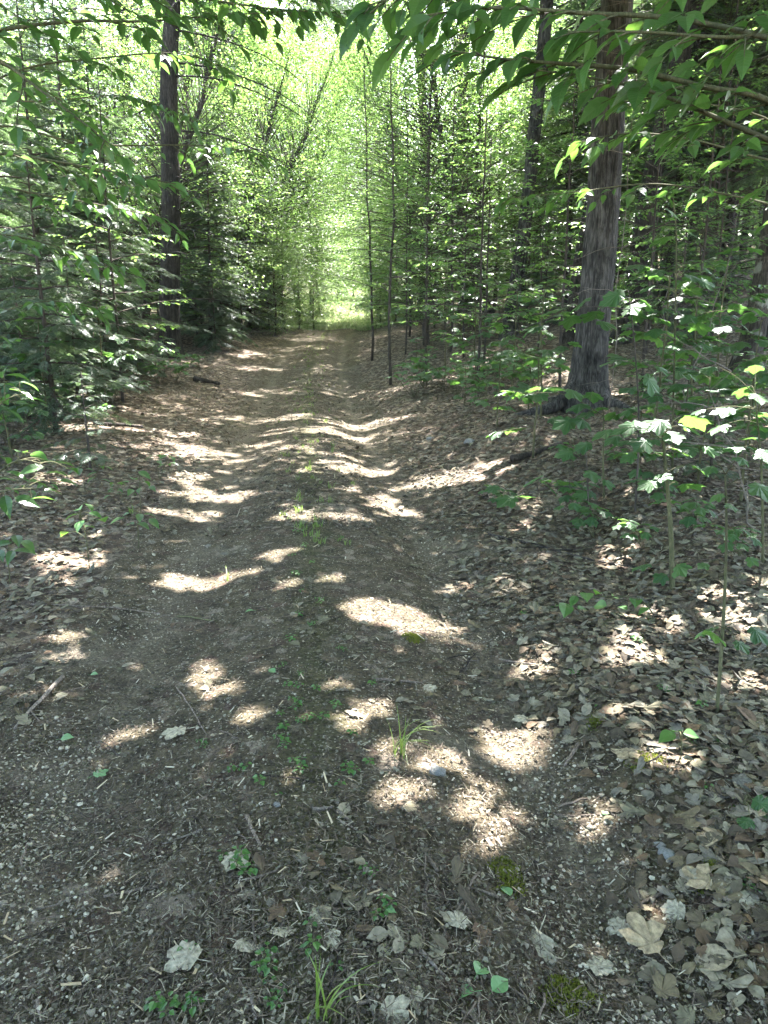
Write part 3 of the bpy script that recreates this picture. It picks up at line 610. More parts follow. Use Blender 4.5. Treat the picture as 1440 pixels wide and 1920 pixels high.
# ------------------------------------------------------------------ the wood: prototypes, then copies
R = lambda s: np.random.default_rng(s)
def proto_hem(s, **kw):
    r = R(s); W, L = hemlock(r, **kw); return W, L, r
PROTO = {}
def reg(key, name, W, L, Ts, wm, lm, r, cat="tree", parts=("trunk", "crown")):
    PROTO[key] = plant(name, W, L, Ts, wm, lm, r, None, cat, None, parts); PROTO[key]["_n"] = 0
W, L, r = proto_hem(1, h=6.5, r0=.06, cb=.06, nb=85, blen=2.1, spray=.46, sp=.10, lean=(.2, .1)); reg('hA', 'young_hemlock', W, L, SPRAY, M['bark_thin'], M['hemlock'], r)
W, L, r = proto_hem(2, h=9.5, r0=.10, cb=.08, nb=110, blen=2.7, spray=.5, sp=.12, lean=(-.2, .1)); reg('hB', 'young_hemlock', W, L, SPRAY, M['bark_thin'], M['hemlock'], r)
W, L, r = proto_hem(3, h=14, r0=.13, cb=.22, nb=130, blen=2.9, spray=.55, sp=.11, dead=26, bend=.06); reg('hC', 'pole_hemlock', W, L, SPRAY_FAR, M['bark'], M['hemlock'], r)
W, L, r = proto_hem(4, h=12.5, r0=.10, cb=.26, nb=100, blen=2.6, spray=.5, sp=.11, dead=26, bend=.07); reg('hD', 'pole_hemlock', W, L, SPRAY_FAR, M['bark'], M['hemlock'], r)
W, L, r = proto_hem(5, h=2.6, r0=.025, cb=.08, nb=42, blen=1.1, spray=.34, sp=.08); reg('hE', 'hemlock_sapling', W, L, SPRAY, M['bark_thin'], M['hemlock'], r)
W, L, r = proto_hem(6, h=1.0, r0=.012, cb=.1, nb=22, blen=.55, spray=.22, sp=.06); reg('hF', 'hemlock_seedling', W, L, SPRAY, M['bark_thin'], M['hemlock'], r)
W, L, r = proto_hem(8, h=11.5, r0=.10, cb=.24, nb=110, blen=2.7, spray=.46, sp=.11, dead=14, bend=.05); reg('hG', 'tall_hemlock', W, L, SPRAY, M['bark'], M['hemlock'], r)
def pb(key, name, s, lm, Ts, wm='bark_thin', **kw):
    r = R(s); W, L = broadleaf(r, **kw); reg(key, name, W, L, Ts, M[wm], M[lm], r)
pb('bA', 'beech_sapling', 11, 'beech', [FOLD], h=4.6, r0=.022, cb=.2, nb=28, blen=1.3, elev=10, droop=.3, tw_sp=.14, tw_len=.45, lf_sp=.045, lf=.09, flat=.25, wobble=.03)
pb('bB', 'beech_sapling', 12, 'beech', [FOLD], h=7.0, r0=.035, cb=.1, nb=46, blen=2.0, elev=8, droop=.3, tw_sp=.15, tw_len=.6, lf_sp=.05, lf=.1, flat=.25, wobble=.03)
pb('bC', 'slender_sapling', 13, 'bright', [FOLD], h=7.5, r0=.032, cb=.22, nb=44, blen=1.1, elev=12, droop=.35, tw_sp=.15, tw_len=.5, lf_sp=.05, lf=.09, flat=.3, wobble=.045)
def clumpy(key, seed, h, rad, ncl, nl, lf, lm, cb=.05):
    """a leafy tree: limbs out to clumps of leaves all through an uneven crown"""
    r = R(seed); W, L = Geo(), Leaves(); t = np.linspace(0, 1, 14); S = np.stack([np.cumsum(r.normal(0, .05, 14))*h*.1, np.cumsum(r.normal(0, .05, 14))*h*.1, h*.93*t-.1], -1); S[0, :2] = 0
    tube(W, S, .012*h*(1-.9*t)+.01, 8)
    for i in range(ncl):
        f = cb+(1-cb)*r.uniform(0, 1); a = r.uniform(0, 6.28); rm = rad*(.55+.45*sin(pi*min(1, f*1.1)))*(1-max(0, f-.6)**2*4.5); q = rm*r.uniform(.15, 1)**.6
        c = np.array([cos(a)*q, sin(a)*q, h*f]); z = max(h*f*.8-.2, .1); s = np.array([np.interp(z, S[:, 2], S[:, k]) for k in range(3)])
        mid = (s+c)/2+np.array([0, 0, .15+.06*q]); tube(W, smooth_line([s, mid, c], 6), np.linspace(.006+.006*q, .003, 6), 4, cap=False)
        ax = norm(np.array([cos(a), sin(a), 0.])); n = int(nl*r.uniform(.5, 1.4)); o = r.normal(0, 1, (n, 3))*np.array([.72, .72, .07]); o[:, 2] -= .10*(o[:, 0]**2+o[:, 1]**2)
        aa = np.arctan2(o[:, 1], o[:, 0])+r.normal(0, .6, n)
        L.add(c+o, np.stack([np.cos(aa), np.sin(aa), r.uniform(-.45, .1, n)], -1), UP+r.normal(0, .3, (n, 3)), lf*r.uniform(.6, 1.2, n))
    reg(key, 'leafy_tree', W, L, [FOLD], M['bark_thin'], M[lm], r)
clumpy('bD', 14, 15, 3.6, 210, 80, .16, 'bright'); clumpy('bE', 15, 8.5, 2.6, 120, 80, .14, 'bright', .02); clumpy('bH', 18, 15, 4.6, 190, 85, .12, 'bright', .2); clumpy('bI', 19, 10, 3.4, 110, 85, .10, 'bright', .10); clumpy('bF', 16, 13, 3.2, 170, 80, .15, 'beech')
pb('mS', 'maple_sapling', 21, 'maple', [MAPLE, MAPLE2], wm='bark_green', h=1.5, r0=.009, cb=.25, nb=9, blen=.45, elev=8, droop=.2, tw_sp=.16, tw_len=.2, lf_sp=.09, lf=.15, flat=.2, wobble=.05, fine=True)
pb('mT', 'maple_sapling', 22, 'maple', [MAPLE, MAPLE2], wm='bark_green', h=.8, r0=.006, cb=.3, nb=6, blen=.35, elev=8, droop=.2, tw_sp=.16, tw_len=.15, lf_sp=.09, lf=.14, flat=.2, wobble=.05, fine=True)
def put(key, x, y, label, group, s=1.0, rz=None, sink=.05, lean=0.0):
    p = PROTO[key]; rz = rng.uniform(0, 6.28) if rz is None else rz; loc = (x, y, gz(x, y)-sink)
    if p["_n"] == 0:
        p.location = loc; p.rotation_euler = (0, lean, rz); p.scale = (s, s, s); o = p; tag(o, label, None, group)
    else: o = dup(p, loc, rz, s, label, group, (0, lean))
    p["_n"] += 1
    return o
def rows(key, pts, label, group, s=(.85, 1.15)):
    for px, y in pts:
        b = gp(px, y); put(key, b[0], b[1], label, group, rng.uniform(*s))
G1 = "young hemlocks left of the track"
rows('hA', ((395, 23), (470, 29), (215, 17), (95, 14.5), (150, 16), (5, 11.5), (-60, 12.5), (420, 26.5)), "bushy young hemlock left of the track, branched to the ground", G1)
rows('hB', ((360, 28), (140, 22), (30, 18), (240, 25), (-110, 16), (330, 34), (60, 27)), "taller dense young hemlock left of the track with tiered sprays", G1)
rows('hE', ((245, 17.5), (55, 10.6), (170, 14.8), (-40, 9.4), (405, 22), (370, 24.5), (120, 11.6)), "low hemlock sapling with drooping sprays on the left bank", "low hemlock saplings on the left bank", (.75, 1.1))
rows('hC', ((1215, 24), (1290, 22), (1390, 25), (1010, 32), (1120, 30), (1465, 20), (1350, 19.5), (205, 31), (100, 35), (20, 30)), "dark pole hemlock deep in the shade with dead lower twigs", "pole hemlocks deep in the wood")
rows('hD', ((1185, 27), (1250, 20), (1320, 27), (1420, 29), (1060, 25), (1520, 24), (1375, 33)), "thin pole hemlock deep in the wood with bare lower stem", "pole hemlocks deep in the wood")
rows('hE', ((1300, 16), (1230, 18.5), (1020, 21), (1440, 17.5), (1370, 21)), "low hemlock sapling on the shaded right slope", "low hemlock saplings on the right slope", (.8, 1.2))
rows('hG', ((1235, 18), (1360, 19), (1500, 15), (1190, 24), (1290, 27), (1090, 27), (1465, 24)), "tall hemlock with bare foot and drooping boughs in the shade behind the thick trunk", "tall hemlocks on the right slope", (.85, 1.15))
rows('bA', ((800, 16.5), (870, 18.5), (760, 20), (905, 15.5), (1010, 17.5), (1210, 15), (1300, 12.5), (835, 23), (960, 25)), "small beech sapling with flat layered leaves right of the track", "beech saplings right of the track")
rows('bA', ((1050, 12.5), (1205, 11.5), (895, 14.5), (1120, 16), (1265, 14), (1330, 14.5)), "beech sapling with flat leaf tiers on the slope round the thick ridged trunk", "beech saplings on the right slope")
rows('mS', ((1010, 9.5), (1290, 9), (1220, 6.8), (1400, 7.5), (1330, 8), (960, 12), (1440, 6.2), (1150, 13), (1300, 12), (890, 14.5), (835, 16), (1010, 15)), "young maple sapling with a few flat leaf tiers on the right bank", "young maples on the right bank", (.8, 1.25))
rows('mT', ((1000, 7.6), (1310, 6.2), (1390, 5.6), (1190, 6), (935, 9), (1350, 9.5), (1240, 10.5), (870, 12), (910, 11), (1420, 8.8), (990, 10.5), (1275, 7.2), (800, 15), (780, 18)), "knee-high maple sapling in the litter of the right bank", "low maples on the right bank", (.8, 1.3))
rows('mS', ((90, 9.2), (200, 12), (20, 7.6), (260, 15.5), (150, 13.5), (310, 17.5)), "young maple sapling with a few flat leaf tiers on the left bank", "young maples on the left bank", (.8, 1.2))
rows('hE', ((105, 9.4), (-90, 7.6), (205, 13.2), (10, 12), (150, 11.8)), "low hemlock sapling with drooping sprays crowding the left verge", "low hemlocks on the left verge", (.9, 1.25))
rows('bB', ((815, 25), (890, 22), (770, 29), (1000, 27), (930, 30), (1090, 22), (1230, 23), (860, 31), (1330, 17), (845, 20), (925, 26), (1040, 30), (790, 33), (1150, 27), (985, 22.5), (1400, 24)), "beech understory tree right of the track with wide layered branches", "beech saplings right of the track")
rows('bA', ((455, 25), (505, 29), (230, 13)), "small beech sapling with flat layered leaves left of the track", "beech saplings left of the track")
rows('bB', ((120, 17.5), (300, 27), (480, 33), (410, 31), (250, 21.5), (70, 21), (380, 26), (190, 32)), "beech understory tree left of the track with wide layered branches", "beech saplings left of the track")
for (px, y, s), lab in zip(((697, 21, 1.0), (733, 16.8, 1.0), (768, 24, 1.0)),
        ("slender thin-stemmed sapling, nearest the bright opening, at the right edge of the track", "tallest straight dark thin stem at the right edge of the track", "thin far sapling just right of the tallest straight stem")):
    b = gp(px, y); put('bC', b[0], b[1], lab, "slender saplings at the right edge of the track", s)
# bright edge of the wood round the far opening
for i in range(88):
    for k in range(60):
        y = rng.uniform(33, 74); x = rng.uniform(-.62*y-3, .62*y+3); u = x-cx(y)
        if abs(u) < (4.2 if y < 57 else 5.5) or (y < 42 and u > 6 and rng.uniform() < .6): continue
        break
    key = rng.choice(['bD', 'bE', 'bF', 'hB'], p=[.36, .34, .18, .12])
    lab = {'bD': "tall sunlit yellow-green leafy tree beyond the far end of the track", 'bE': "lower sunlit leafy tree beyond the far end of the track", 'bF': "darker green leafy tree beyond the far end of the track", 'hB': "tiered hemlock standing among the far leafy trees"}[key]
    put(key, float(x), float(y), lab, "trees beyond the far end of the track", rng.uniform(.9, 1.45))
for px, y, k, s in ((525, 34, 'bE', .62), (470, 30.5, 'bE', .7), (560, 42, 'bD', .8), (735, 37, 'bE', .7), (505, 38, 'bD', .9), (775, 35, 'bE', .8), (600, 52, 'bE', .9), (712, 50, 'bE', .9), (440, 35, 'bD', .9), (588, 43, 'bE', .7), (728, 44, 'bE', .8), (632, 66, 'bE', .8), (662, 68, 'bE', .9), (695, 64, 'bE', .9), (605, 63, 'bE', .9), (650, 78, 'bD', 1.0), (600, 98, 'bD', 2.7), (640, 104, 'bD', 2.8), (690, 99, 'bD', 2.7), (560, 96, 'bD', 2.6), (735, 96, 'bD', 2.6)):
    b = gp(px, y); put(k, b[0], b[1], "sunlit leafy tree pressing in on the bright opening of the track", "leafy trees at the bright opening", s)

for px, y, s in ((560, 32.5, .38), (590, 34.5, .3), (535, 30, .42), (715, 33, .36), (740, 31, .45), (705, 36, .3), (760, 28.5, .4), (515, 27.5, .36)):
    b = gp(px, y); put('bE', b[0], b[1], "low sunlit bush at the shoulder of the track where it tops the rise", "low bushes at the far shoulder of the track", s)
for du, y, s, ln in ((-4.3, 29, .72, .30), (4.2, 30.5, .74, -.34), (-4.6, 34, .85, .36), (4.4, 36, .85, -.33), (-4.4, 40, .95, .36), (4.6, 42, .95, -.38), (-4.8, 47, 1.05, .36), (4.8, 49, 1.05, -.36), (-5.0, 22.5, .72, .27), (5.2, 23.5, .72, -.30), (-5.5, 25, .7, .2), (5.6, 26, .7, -.2)):
    put('bH', float(cx(y))+du, y, "sunlit broadleaf tree leaning out to arch its leaves over the far track", "trees arching over the far track", s, rng.uniform(-.5, .5), lean=ln)
for px, y, s in ((800, 22, .8), (890, 25, .9), (980, 27, .95), (250, 24, .9), (60, 22, .85), (150, 29, 1.0), (1100, 28, 1.0), (1250, 27, 1.0), (1310, 18, .75), (1250, 23, .9), (860, 30, 1.0)):
    b = gp(px, y); put('bI', b[0], b[1], "pale-green broadleaf tree with airy layered limbs among the hemlocks", "airy broadleaf trees in the wood", s)

# ------------------------------------------------------------------ low plants along the banks
def seedling_proto(key, name, seed, n, size, h, T, m, spread=.6):
    r = R(seed); g = Geo(); L = Leaves()
    for s in range(n):
        a = r.uniform(0, 6.28); d = r.uniform(0, spread*.35); hh = h*r.uniform(.6, 1.15)
        b = np.array([0, 0, -.01]); t = np.array([cos(a)*d+r.normal(0, .12)*h, sin(a)*d+r.normal(0, .12)*h, hh])
        tube(g, smooth_line([b, (b+t)/2+r.normal(0, .05, 3)*h, t], 5), np.linspace(.0022, .0012, 5)*(1+h*1.5), 4)
        k = r.integers(3, 6); a0 = r.uniform(0, 6.28)
        for i in range(k):
            aa = a0+i*6.28/k+r.normal(0, .25); dv = np.array([cos(aa), sin(aa), r.uniform(-.25, .2)]); st = t-np.array([0, 0, r.uniform(0, .25)*hh])
            e = st+dv*size*.35; tube(g, [st, e], .0012, 3); L.add(e, dv-np.array([0, 0, .2]), UP+r.normal(0, .18, 3), size*r.uniform(.7, 1.2))
    scatter_mix(g, T, L, r, 1); o = g.obj(name, [M['bark_green'], m]); tag(o, None, "seedling"); PROTO[key] = o; o["_n"] = 0
seedling_proto('s0', 'maple_seedling', 31, 4, .12, .28, [MAPLE, MAPLE2], M['maple'])
seedling_proto('s1', 'maple_seedling', 32, 7, .13, .42, [MAPLE, MAPLE2], M['maple'], 1.1)
seedling_proto('s2', 'beech_seedling', 33, 3, .085, .22, [BEECH, BEECH2], M['beech_near'])
seedling_proto('s3', 'ground_herb', 34, 2, .028, .035, [OVAL], M['seedling'], .1)
seedling_proto('s4', 'ground_herb', 35, 4, .024, .03, [OVAL], M['seedling'], .16)
seedling_proto('s5', 'ground_herb', 36, 1, .03, .025, [OVAL], M['seedling'], .05)
def putg(k, p, label, group, s=1.0): return put(k, p[0], p[1], label, group, s, sink=0.0)
for px, py in ((830, 735), (865, 745), (900, 720), (925, 735), (960, 715), (985, 735), (850, 715), (800, 728), (880, 700), (930, 700), (1010, 725), (770, 745), (900, 760), (1020, 700)):
    putg('s1', on_ground(px+rng.normal(0, 6), py), "leafy maple seedling clump in the dark hollow right of the track", "maple seedlings right of the track", rng.uniform(.9, 1.5))
for px, py in ((1190, 760), (1270, 770), (1340, 745), (1230, 735), (1400, 770), (1300, 820), (1380, 810), (1150, 880), (1060, 880), (1080, 960), (1195, 1030), (1300, 1000), (1250, 950), (1400, 1050), (1110, 1010), (960, 960), (1420, 720)):
    putg('s0', on_ground(px+rng.normal(0, 8), py), "small maple seedling in the leaf litter right of the track", "maple seedlings right of the track", rng.uniform(.6, 1.1))
for px, py in ((260, 735), (300, 720), (340, 715), (210, 760), (170, 790), (90, 800), (330, 690), (270, 700), (130, 740), (60, 760), (380, 690), (30, 840)):
    putg(rng.choice(['s0', 's1']), on_ground(px+rng.normal(0, 8), py), "leafy seedling on the shaded left bank", "seedlings on the left bank", rng.uniform(.7, 1.4))
for px, py in ((235, 945), (300, 900), (70, 960), (160, 925)):
    putg('s2', on_ground(px, py), "small oval-leaved beech seedling in the litter left of the track", "beech seedlings left of the track", rng.uniform(.7, 1.1))
HERB = [(545, 975), (560, 1000), (575, 1025), (548, 1045), (590, 1060), (555, 1080), (570, 1110), (600, 1130), (560, 1155), (585, 1175), (545, 1200), (530, 1250), (565, 1265), (545, 1290), (590, 1300), (555, 1325), (530, 1345), (565, 1355), (540, 1375), (530, 1395), (620, 1330), (600, 1350), (440, 1450), (465, 1445), (480, 1478), (655, 1450), (640, 1475), (690, 1440), (560, 1440), (520, 1490), (350, 1788), (497, 1820), (508, 1843), (357, 1880), (515, 1888), (627, 1820), (305, 1895), (330, 1895), (415, 1610), (440, 1612), (722, 1712), (585, 1740), (600, 1780), (690, 1640), (700, 1290), (640, 1220), (1075, 1265), (1120, 1330), (985, 1155), (1290, 1395), (1270, 1380), (1320, 1335), (1245, 1300), (1340, 1395), (1190, 1210), (1405, 1670), (1330, 1480), (1385, 1560), (460, 1640), (380, 1400), (250, 930), (640, 1010), (660, 1385)]
for i, (px, py) in enumerate(HERB):
    lab = "tiny round-leaved green herb on the middle strip of the track" if px < 760 else "tiny round-leaved green herb in the leaf litter right of the track"
    putg(('s3', 's4', 's5')[i % 3] if px > 1000 or py > 1400 else ('s3', 's4')[i % 2], on_ground(px, py), lab, "tiny herbs on the ground", rng.uniform(.5, .85))

# ------------------------------------------------------------------ saplings close by on the right, leaf by leaf
def near_plant(name, label, stem, d, r0, r1, leaves, T, m, wm='bark_green', cat="sapling", seed=0, size=.14, extra=(), group=None):
    """stem: pixels, d: distance or one per point; leaves: (px, py[, size[, nearer]])"""
    r = R(seed); ds = np.broadcast_to(d, (len(stem),)).astype(float)
    pts = [at(px, py, dd) for (px, py), dd in zip(stem, ds)]
    b = pts[0].copy(); b[2] = gz(b[0], b[1])-.04; pts[0] = b; root = b.copy(); root[2] += .04
    S = smooth_line(pts, 22); W, L = Geo(), Leaves(); tube(W, S-root, np.linspace(r0, r1, 22), 8)
    for ex in extra: 
        X = smooth_line([at(px, py, dd) for px, py, dd in ex], 14); tube(W, X-root, np.linspace(r1*1.1, .0018, 14), 6); S = np.concatenate([S, X])
    for lf in leaves:
        px, py = lf[:2]; sz = lf[2] if len(lf) > 2 else size*r.uniform(.8, 1.15); dn = lf[3] if len(lf) > 3 else r.uniform(-.16, .16)
        sz = sz*(1.0 if m == 'maple' else 1.0); c = at(px, py, ds.mean()+dn); q = S[np.argmin(np.linalg.norm((S-c)*np.array([1, 1, 1.6]), axis=1)+.12*np.maximum(S[:, 2]-c[2], 0))]
        out = c-q; out[2] = 0; ln = np.linalg.norm(out); out = out/max(ln, 1e-3) if ln > .03 else np.array([cos(px), sin(px), 0])
        A = norm(out+r.normal(0, .25, 3)*np.array([1, 1, .2])-np.array([0, 0, r.uniform(.1, .4)])); base = c-A*sz*.45
        mid = (q+base)/2+np.array([0, 0, .02]); tube(W, smooth_line([q, mid, base], 6)-root, np.linspace(.0028, .0014, 6), 4, cap=False)
        L.add(base-root, A, UP+np.array([0, -.22, 0])+r.normal(0, .26, 3), sz)
    return plant(name, W, L, T, M[wm], M[m], r, label, cat, group, ('stem', 'foliage'), root)
MP = [MAPLE, MAPLE, MAPLE2]; BP = [BEECH, BEECH2]
near_plant("maple_sapling", "stout-stemmed maple sapling with broad pale leaves beside the sunlit litter on the right", [(1262, 1108), (1258, 1000), (1250, 900), (1243, 815)], 4.3, .017, .008,
    [(1180, 800, .2), (1132, 812), (1230, 793, .2), (1300, 787, .18), (1292, 803), (1262, 817), (1205, 832), (1180, 857, .11), (1240, 850), (1275, 845), (1312, 877, .13), (1215, 907), (1292, 908, .17), (1245, 893), (1330, 845, .12), (1150, 822, .12), (1205, 1060, .13), (1240, 1082, .1), (1275, 1065, .12)], MP, 'maple', seed=1)
near_plant("maple_sapling", "tall thin maple sapling with leaf tiers in front of the dark slope on the right", [(1258, 935), (1262, 780), (1266, 600), (1268, 440), (1262, 370)], 6.4, .011, .004,
    [(1195, 592), (1240, 600), (1228, 622), (1290, 596), (1342, 581), (1382, 574), (1422, 580), (1402, 592), (1262, 626), (1312, 610), (1352, 616), (1292, 641), (1322, 646), (1270, 652), (1300, 520), (1232, 510), (1215, 540), (1322, 530), (1240, 450), (1300, 440), (1225, 470), (1262, 400), (1310, 690), (1225, 700)], MP, 'maple', seed=2, size=.2,
    extra=[[(1266, 610, 6.4), (1330, 585, 6.3), (1430, 578, 6.2)], [(1264, 640, 6.4), (1230, 612, 6.4), (1190, 590, 6.3)]])
near_plant("maple_sapling", "low maple sapling reaching a leafy arm across the foot of the thick ridged trunk", [(1132, 955), (1131, 860), (1132, 775)], 6.1, .01, .005,
    [(958, 741), (1000, 729), (1040, 726), (1076, 735), (1112, 742), (1085, 760), (1100, 777), (1060, 792), (1092, 790), (1120, 765), (1060, 850), (1095, 835), (1165, 850)], MP, 'maple', seed=3, size=.18, extra=[[(1132, 780, 6.1), (1060, 740, 6.0), (975, 738, 5.9)]])
near_plant("maple_sapling", "low broad-leaved maple sapling at the edge of the sunlit patch right of the track", [(1105, 965), (1102, 900), (1098, 850)], 5.6, .007, .004,
    [(1000, 900), (1032, 915), (1090, 925), (952, 937), (985, 930), (1060, 905), (1110, 890), (1140, 905, .12), (1085, 985, .15), (1130, 960, .14), (925, 915, .13)], MP, 'maple', seed=4, size=.17, wm='bark_thin', extra=[[(1103, 920, 5.6), (1040, 912, 5.6), (960, 935, 5.6)]])
near_plant("maple_sapling", "maple sapling with big drooping leaves hanging before the thick ridged trunk", [(1190, 975), (1198, 800), (1190, 650), (1180, 562)], 5.6, .009, .004,
    [(1040, 582, .24), (1090, 566, .22), (1112, 590, .22), (1150, 557, .24), (1186, 577, .2), (1212, 571), (1070, 600, .2), (1135, 605, .18), (1195, 682), (1222, 716, .2), (1178, 731, .16), (1262, 747), (1140, 680, .14), (1240, 690)], MP, 'maple', seed=5, size=.17, wm='bark_thin', extra=[[(1182, 580, 5.6), (1110, 575, 5.5), (1035, 580, 5.4)]])
near_plant("maple_sapling", "thin sapling stem rising out of the brown leaf litter nearest on the right", [(1350, 1292), (1357, 1150), (1362, 1000), (1360, 890)], 3.05, .008, .004,
    [(1340, 1190, .11), (1422, 1186, .1), (1312, 1332, .09), (1428, 918, .13), (1345, 930, .07), (1372, 948, .07), (1392, 862, .07), (1332, 880, .07), (1410, 1050, .06), (1320, 1060, .06), (1325, 1180, .12), (1390, 1210, .08)], MP, 'maple', seed=6)
near_plant("maple_sapling", "bright-leaved maple sapling at the right edge, its leaves silvered by sun", [(1436, 1030), (1428, 880), (1415, 740)], 4.4, .009, .004,
    [(1395, 731), (1422, 745), (1388, 766), (1432, 776), (1384, 801), (1427, 801), (1404, 821), (1378, 841), (1432, 851), (1350, 800), (1360, 770), (1415, 690, .12), (1330, 690, .12), (1345, 845, .1), (1310, 770, .1)], MP, 'maple', seed=7, size=.14)
near_plant("beech_seedling", "low spreading seedling of bright oval leaves just below the stout maple sapling", [(1238, 1150), (1200, 1125), (1120, 1120), (1040, 1138)], 4.0, .005, .0015,
    [(1040, 1138), (1076, 1126), (1092, 1142), (1122, 1112), (1126, 1136), (1152, 1120), (1168, 1140), (1192, 1128), (1100, 1118), (1208, 1145), (1060, 1142)], [BEECH, OVAL], 'seedling', cat="seedling", seed=8, size=.095)
near_plant("small_herb", "broad-leaved herb lit silvery green in the litter at the lower right", [(1280, 1412), (1278, 1395), (1277, 1385)], 2.75, .003, .002,
    [(1252, 1382), (1295, 1378), (1268, 1372), (1300, 1395), (1262, 1400)], [OVAL], 'seedling', cat="herb", seed=9, size=.065)
near_plant("maple_seedling", "green three-leaved seedling at the lower right edge of the picture", [(1392, 1535), (1395, 1510), (1398, 1490)], 2.45, .003, .002,
    [(1385, 1478, .06), (1432, 1512, .1), (1400, 1540, .06), (1380, 1520, .05)], MP, 'maple', cat="seedling", seed=10)
# left, beside the litter
near_plant("beech_sapling", "leafy beech sapling reaching in from the left edge at knee height", [(-70, 1120), (-50, 980), (-20, 880)], 3.5, .009, .005,
    [(12, 862), (40, 848), (72, 855), (95, 866), (60, 880), (30, 890), (105, 888), (128, 905), (98, 920), (70, 905), (22, 920), (48, 940), (12, 945), (135, 880), (80, 935), (5, 900), (118, 870)], BP, 'beech_near', cat="sapling", seed=11, size=.11, extra=[[(-20, 900, 3.5), (40, 862, 3.4), (125, 890, 3.3)], [(-40, 940, 3.5), (10, 920, 3.4), (90, 915, 3.3)]])
near_plant("beech_sapling", "beech sapling of light green leaves at the left edge beside dark hemlock", [(-60, 1000), (-40, 850), (-20, 760)], 4.0, .008, .004,
    [(12, 722), (38, 735), (56, 722), (8, 750), (45, 758), (25, 775), (62, 748), (5, 700), (30, 705)], BP, 'beech_near', cat="sapling", seed=12, size=.13, extra=[[(-20, 770, 4.0), (20, 745, 3.9), (60, 738, 3.8)]])
near_plant("beech_seedling", "seedling with pale sunlit oval leaves nearest the sunlit patch on the left", [(165, 1035), (160, 1000), (150, 975)], 4.75, .004, .002,
    [(122, 1000), (150, 985), (168, 988), (178, 965), (148, 955), (190, 975), (135, 968), (165, 950)], [OVAL, BEECH], 'seedling', cat="seedling", seed=13, size=.11)
near_plant("beech_seedling", "dark green oval-leaved seedling at the left edge of the gravelly wheel rut", [(258, 1010), (258, 980), (258, 960)], 5.3, .004, .002,
    [(222, 975), (245, 982), (268, 985), (288, 980), (262, 970), (280, 965), (235, 965)], BP, 'beech_near', cat="seedling", seed=14, size=.1)
near_plant("beech_seedling", "dark green seedling just behind the gravelly rut's left edge", [(262, 950), (262, 920), (262, 900)], 5.9, .004, .002,
    [(232, 905), (252, 898), (275, 905), (262, 918), (285, 915), (245, 922), (270, 890)], BP, 'beech_near', cat="seedling", seed=15, size=.11)
near_plant("beech_seedling", "low leafy seedling poking in at the left edge above the sunlit patch", [(15, 1065), (15, 1040), (18, 1015)], 4.6, .004, .002,
    [(5, 1020), (32, 1012), (52, 1022), (20, 1042), (45, 1035), (0, 1040)], BP, 'beech_near', cat="seedling", seed=16, size=.12)
b = on_ground(170, 880); put('hF', b[0], b[1], "tiny dark hemlock seedling on the left verge among dead leaves", None, 1.0)
b = on_ground(95, 790); put('hF', b[0], b[1], "small dark hemlock seedling in the shade of the left bank", None, 1.3)
b = on_ground(1330, 905); put('hF', b[0], b[1], "small hemlock seedling among the maple leaves at right", None, .9)

# ------------------------------------------------------------------ branches hanging over the viewer
def overhang(name, label, base, rt, h, branches, lf, m, seed, lf_sp=.06, wm='bark_green', tl=.38, den=1.0):
    r = R(seed); base = np.asarray(base, float); W, L = Geo(), Leaves()
    S = np.stack([np.zeros(12), np.zeros(12), np.linspace(-.1, h, 12)], -1); S[:, :2] += np.cumsum(r.normal(0, .02, (12, 2)), 0)
    tube(W, S, np.linspace(rt, rt*.35, 12), 10)
    for br in branches:
        pts = [at(px, py, d)-base for px, py, d in br[0]]; f = br[1] if len(br) > 1 else {}
        z = max(.6, pts[0][2]-.35-.15*abs(pts[0][0])); st = np.array([np.interp(z, S[:, 2], S[:, 0]), np.interp(z, S[:, 2], S[:, 1]), z])
        B = smooth_line([st]+pts, 26); w = f.get('r', .008); tube(W, B, np.linspace(w*1.3, .0018, 26), 6)
        vis = B[6:]; sz = f.get('lf', lf); seg = np.linalg.norm(np.diff(vis, axis=0), axis=1).sum(); nt = max(2, int(seg/f.get('sp', .10)/den))
        for j in range(nt):
            s = (j+r.uniform(.2, .8))/nt; q = np.array([np.interp(s, np.linspace(0, 1, len(vis)), vis[:, k]) for k in range(3)])
            i = min(int(s*(len(vis)-1)), len(vis)-2); d = rot_h(norm(vis[i+1]-vis[i]), radians(r.uniform(30, 60))*(1 if j % 2 else -1)); d[2] += r.uniform(-.3, .1)
            tw = limb(q, d, f.get('tl', tl)*(1-.5*s)*r.uniform(.6, 1.2), .5, r, 6); tube(W, tw, np.linspace(.0028, .0012, 6), 4, cap=False)
            twig_leaves(L, tw, lf_sp*sz/.13, sz, r, droop=f.get('droop', .2), flat=.36)
        twig_leaves(L, vis[-8:], lf_sp*sz/.13, sz, r, droop=.5, flat=.42)
    return plant(name, W, L, BP, M[wm], M[m], r, label, "tree", None, ('trunk', 'crown'), base)
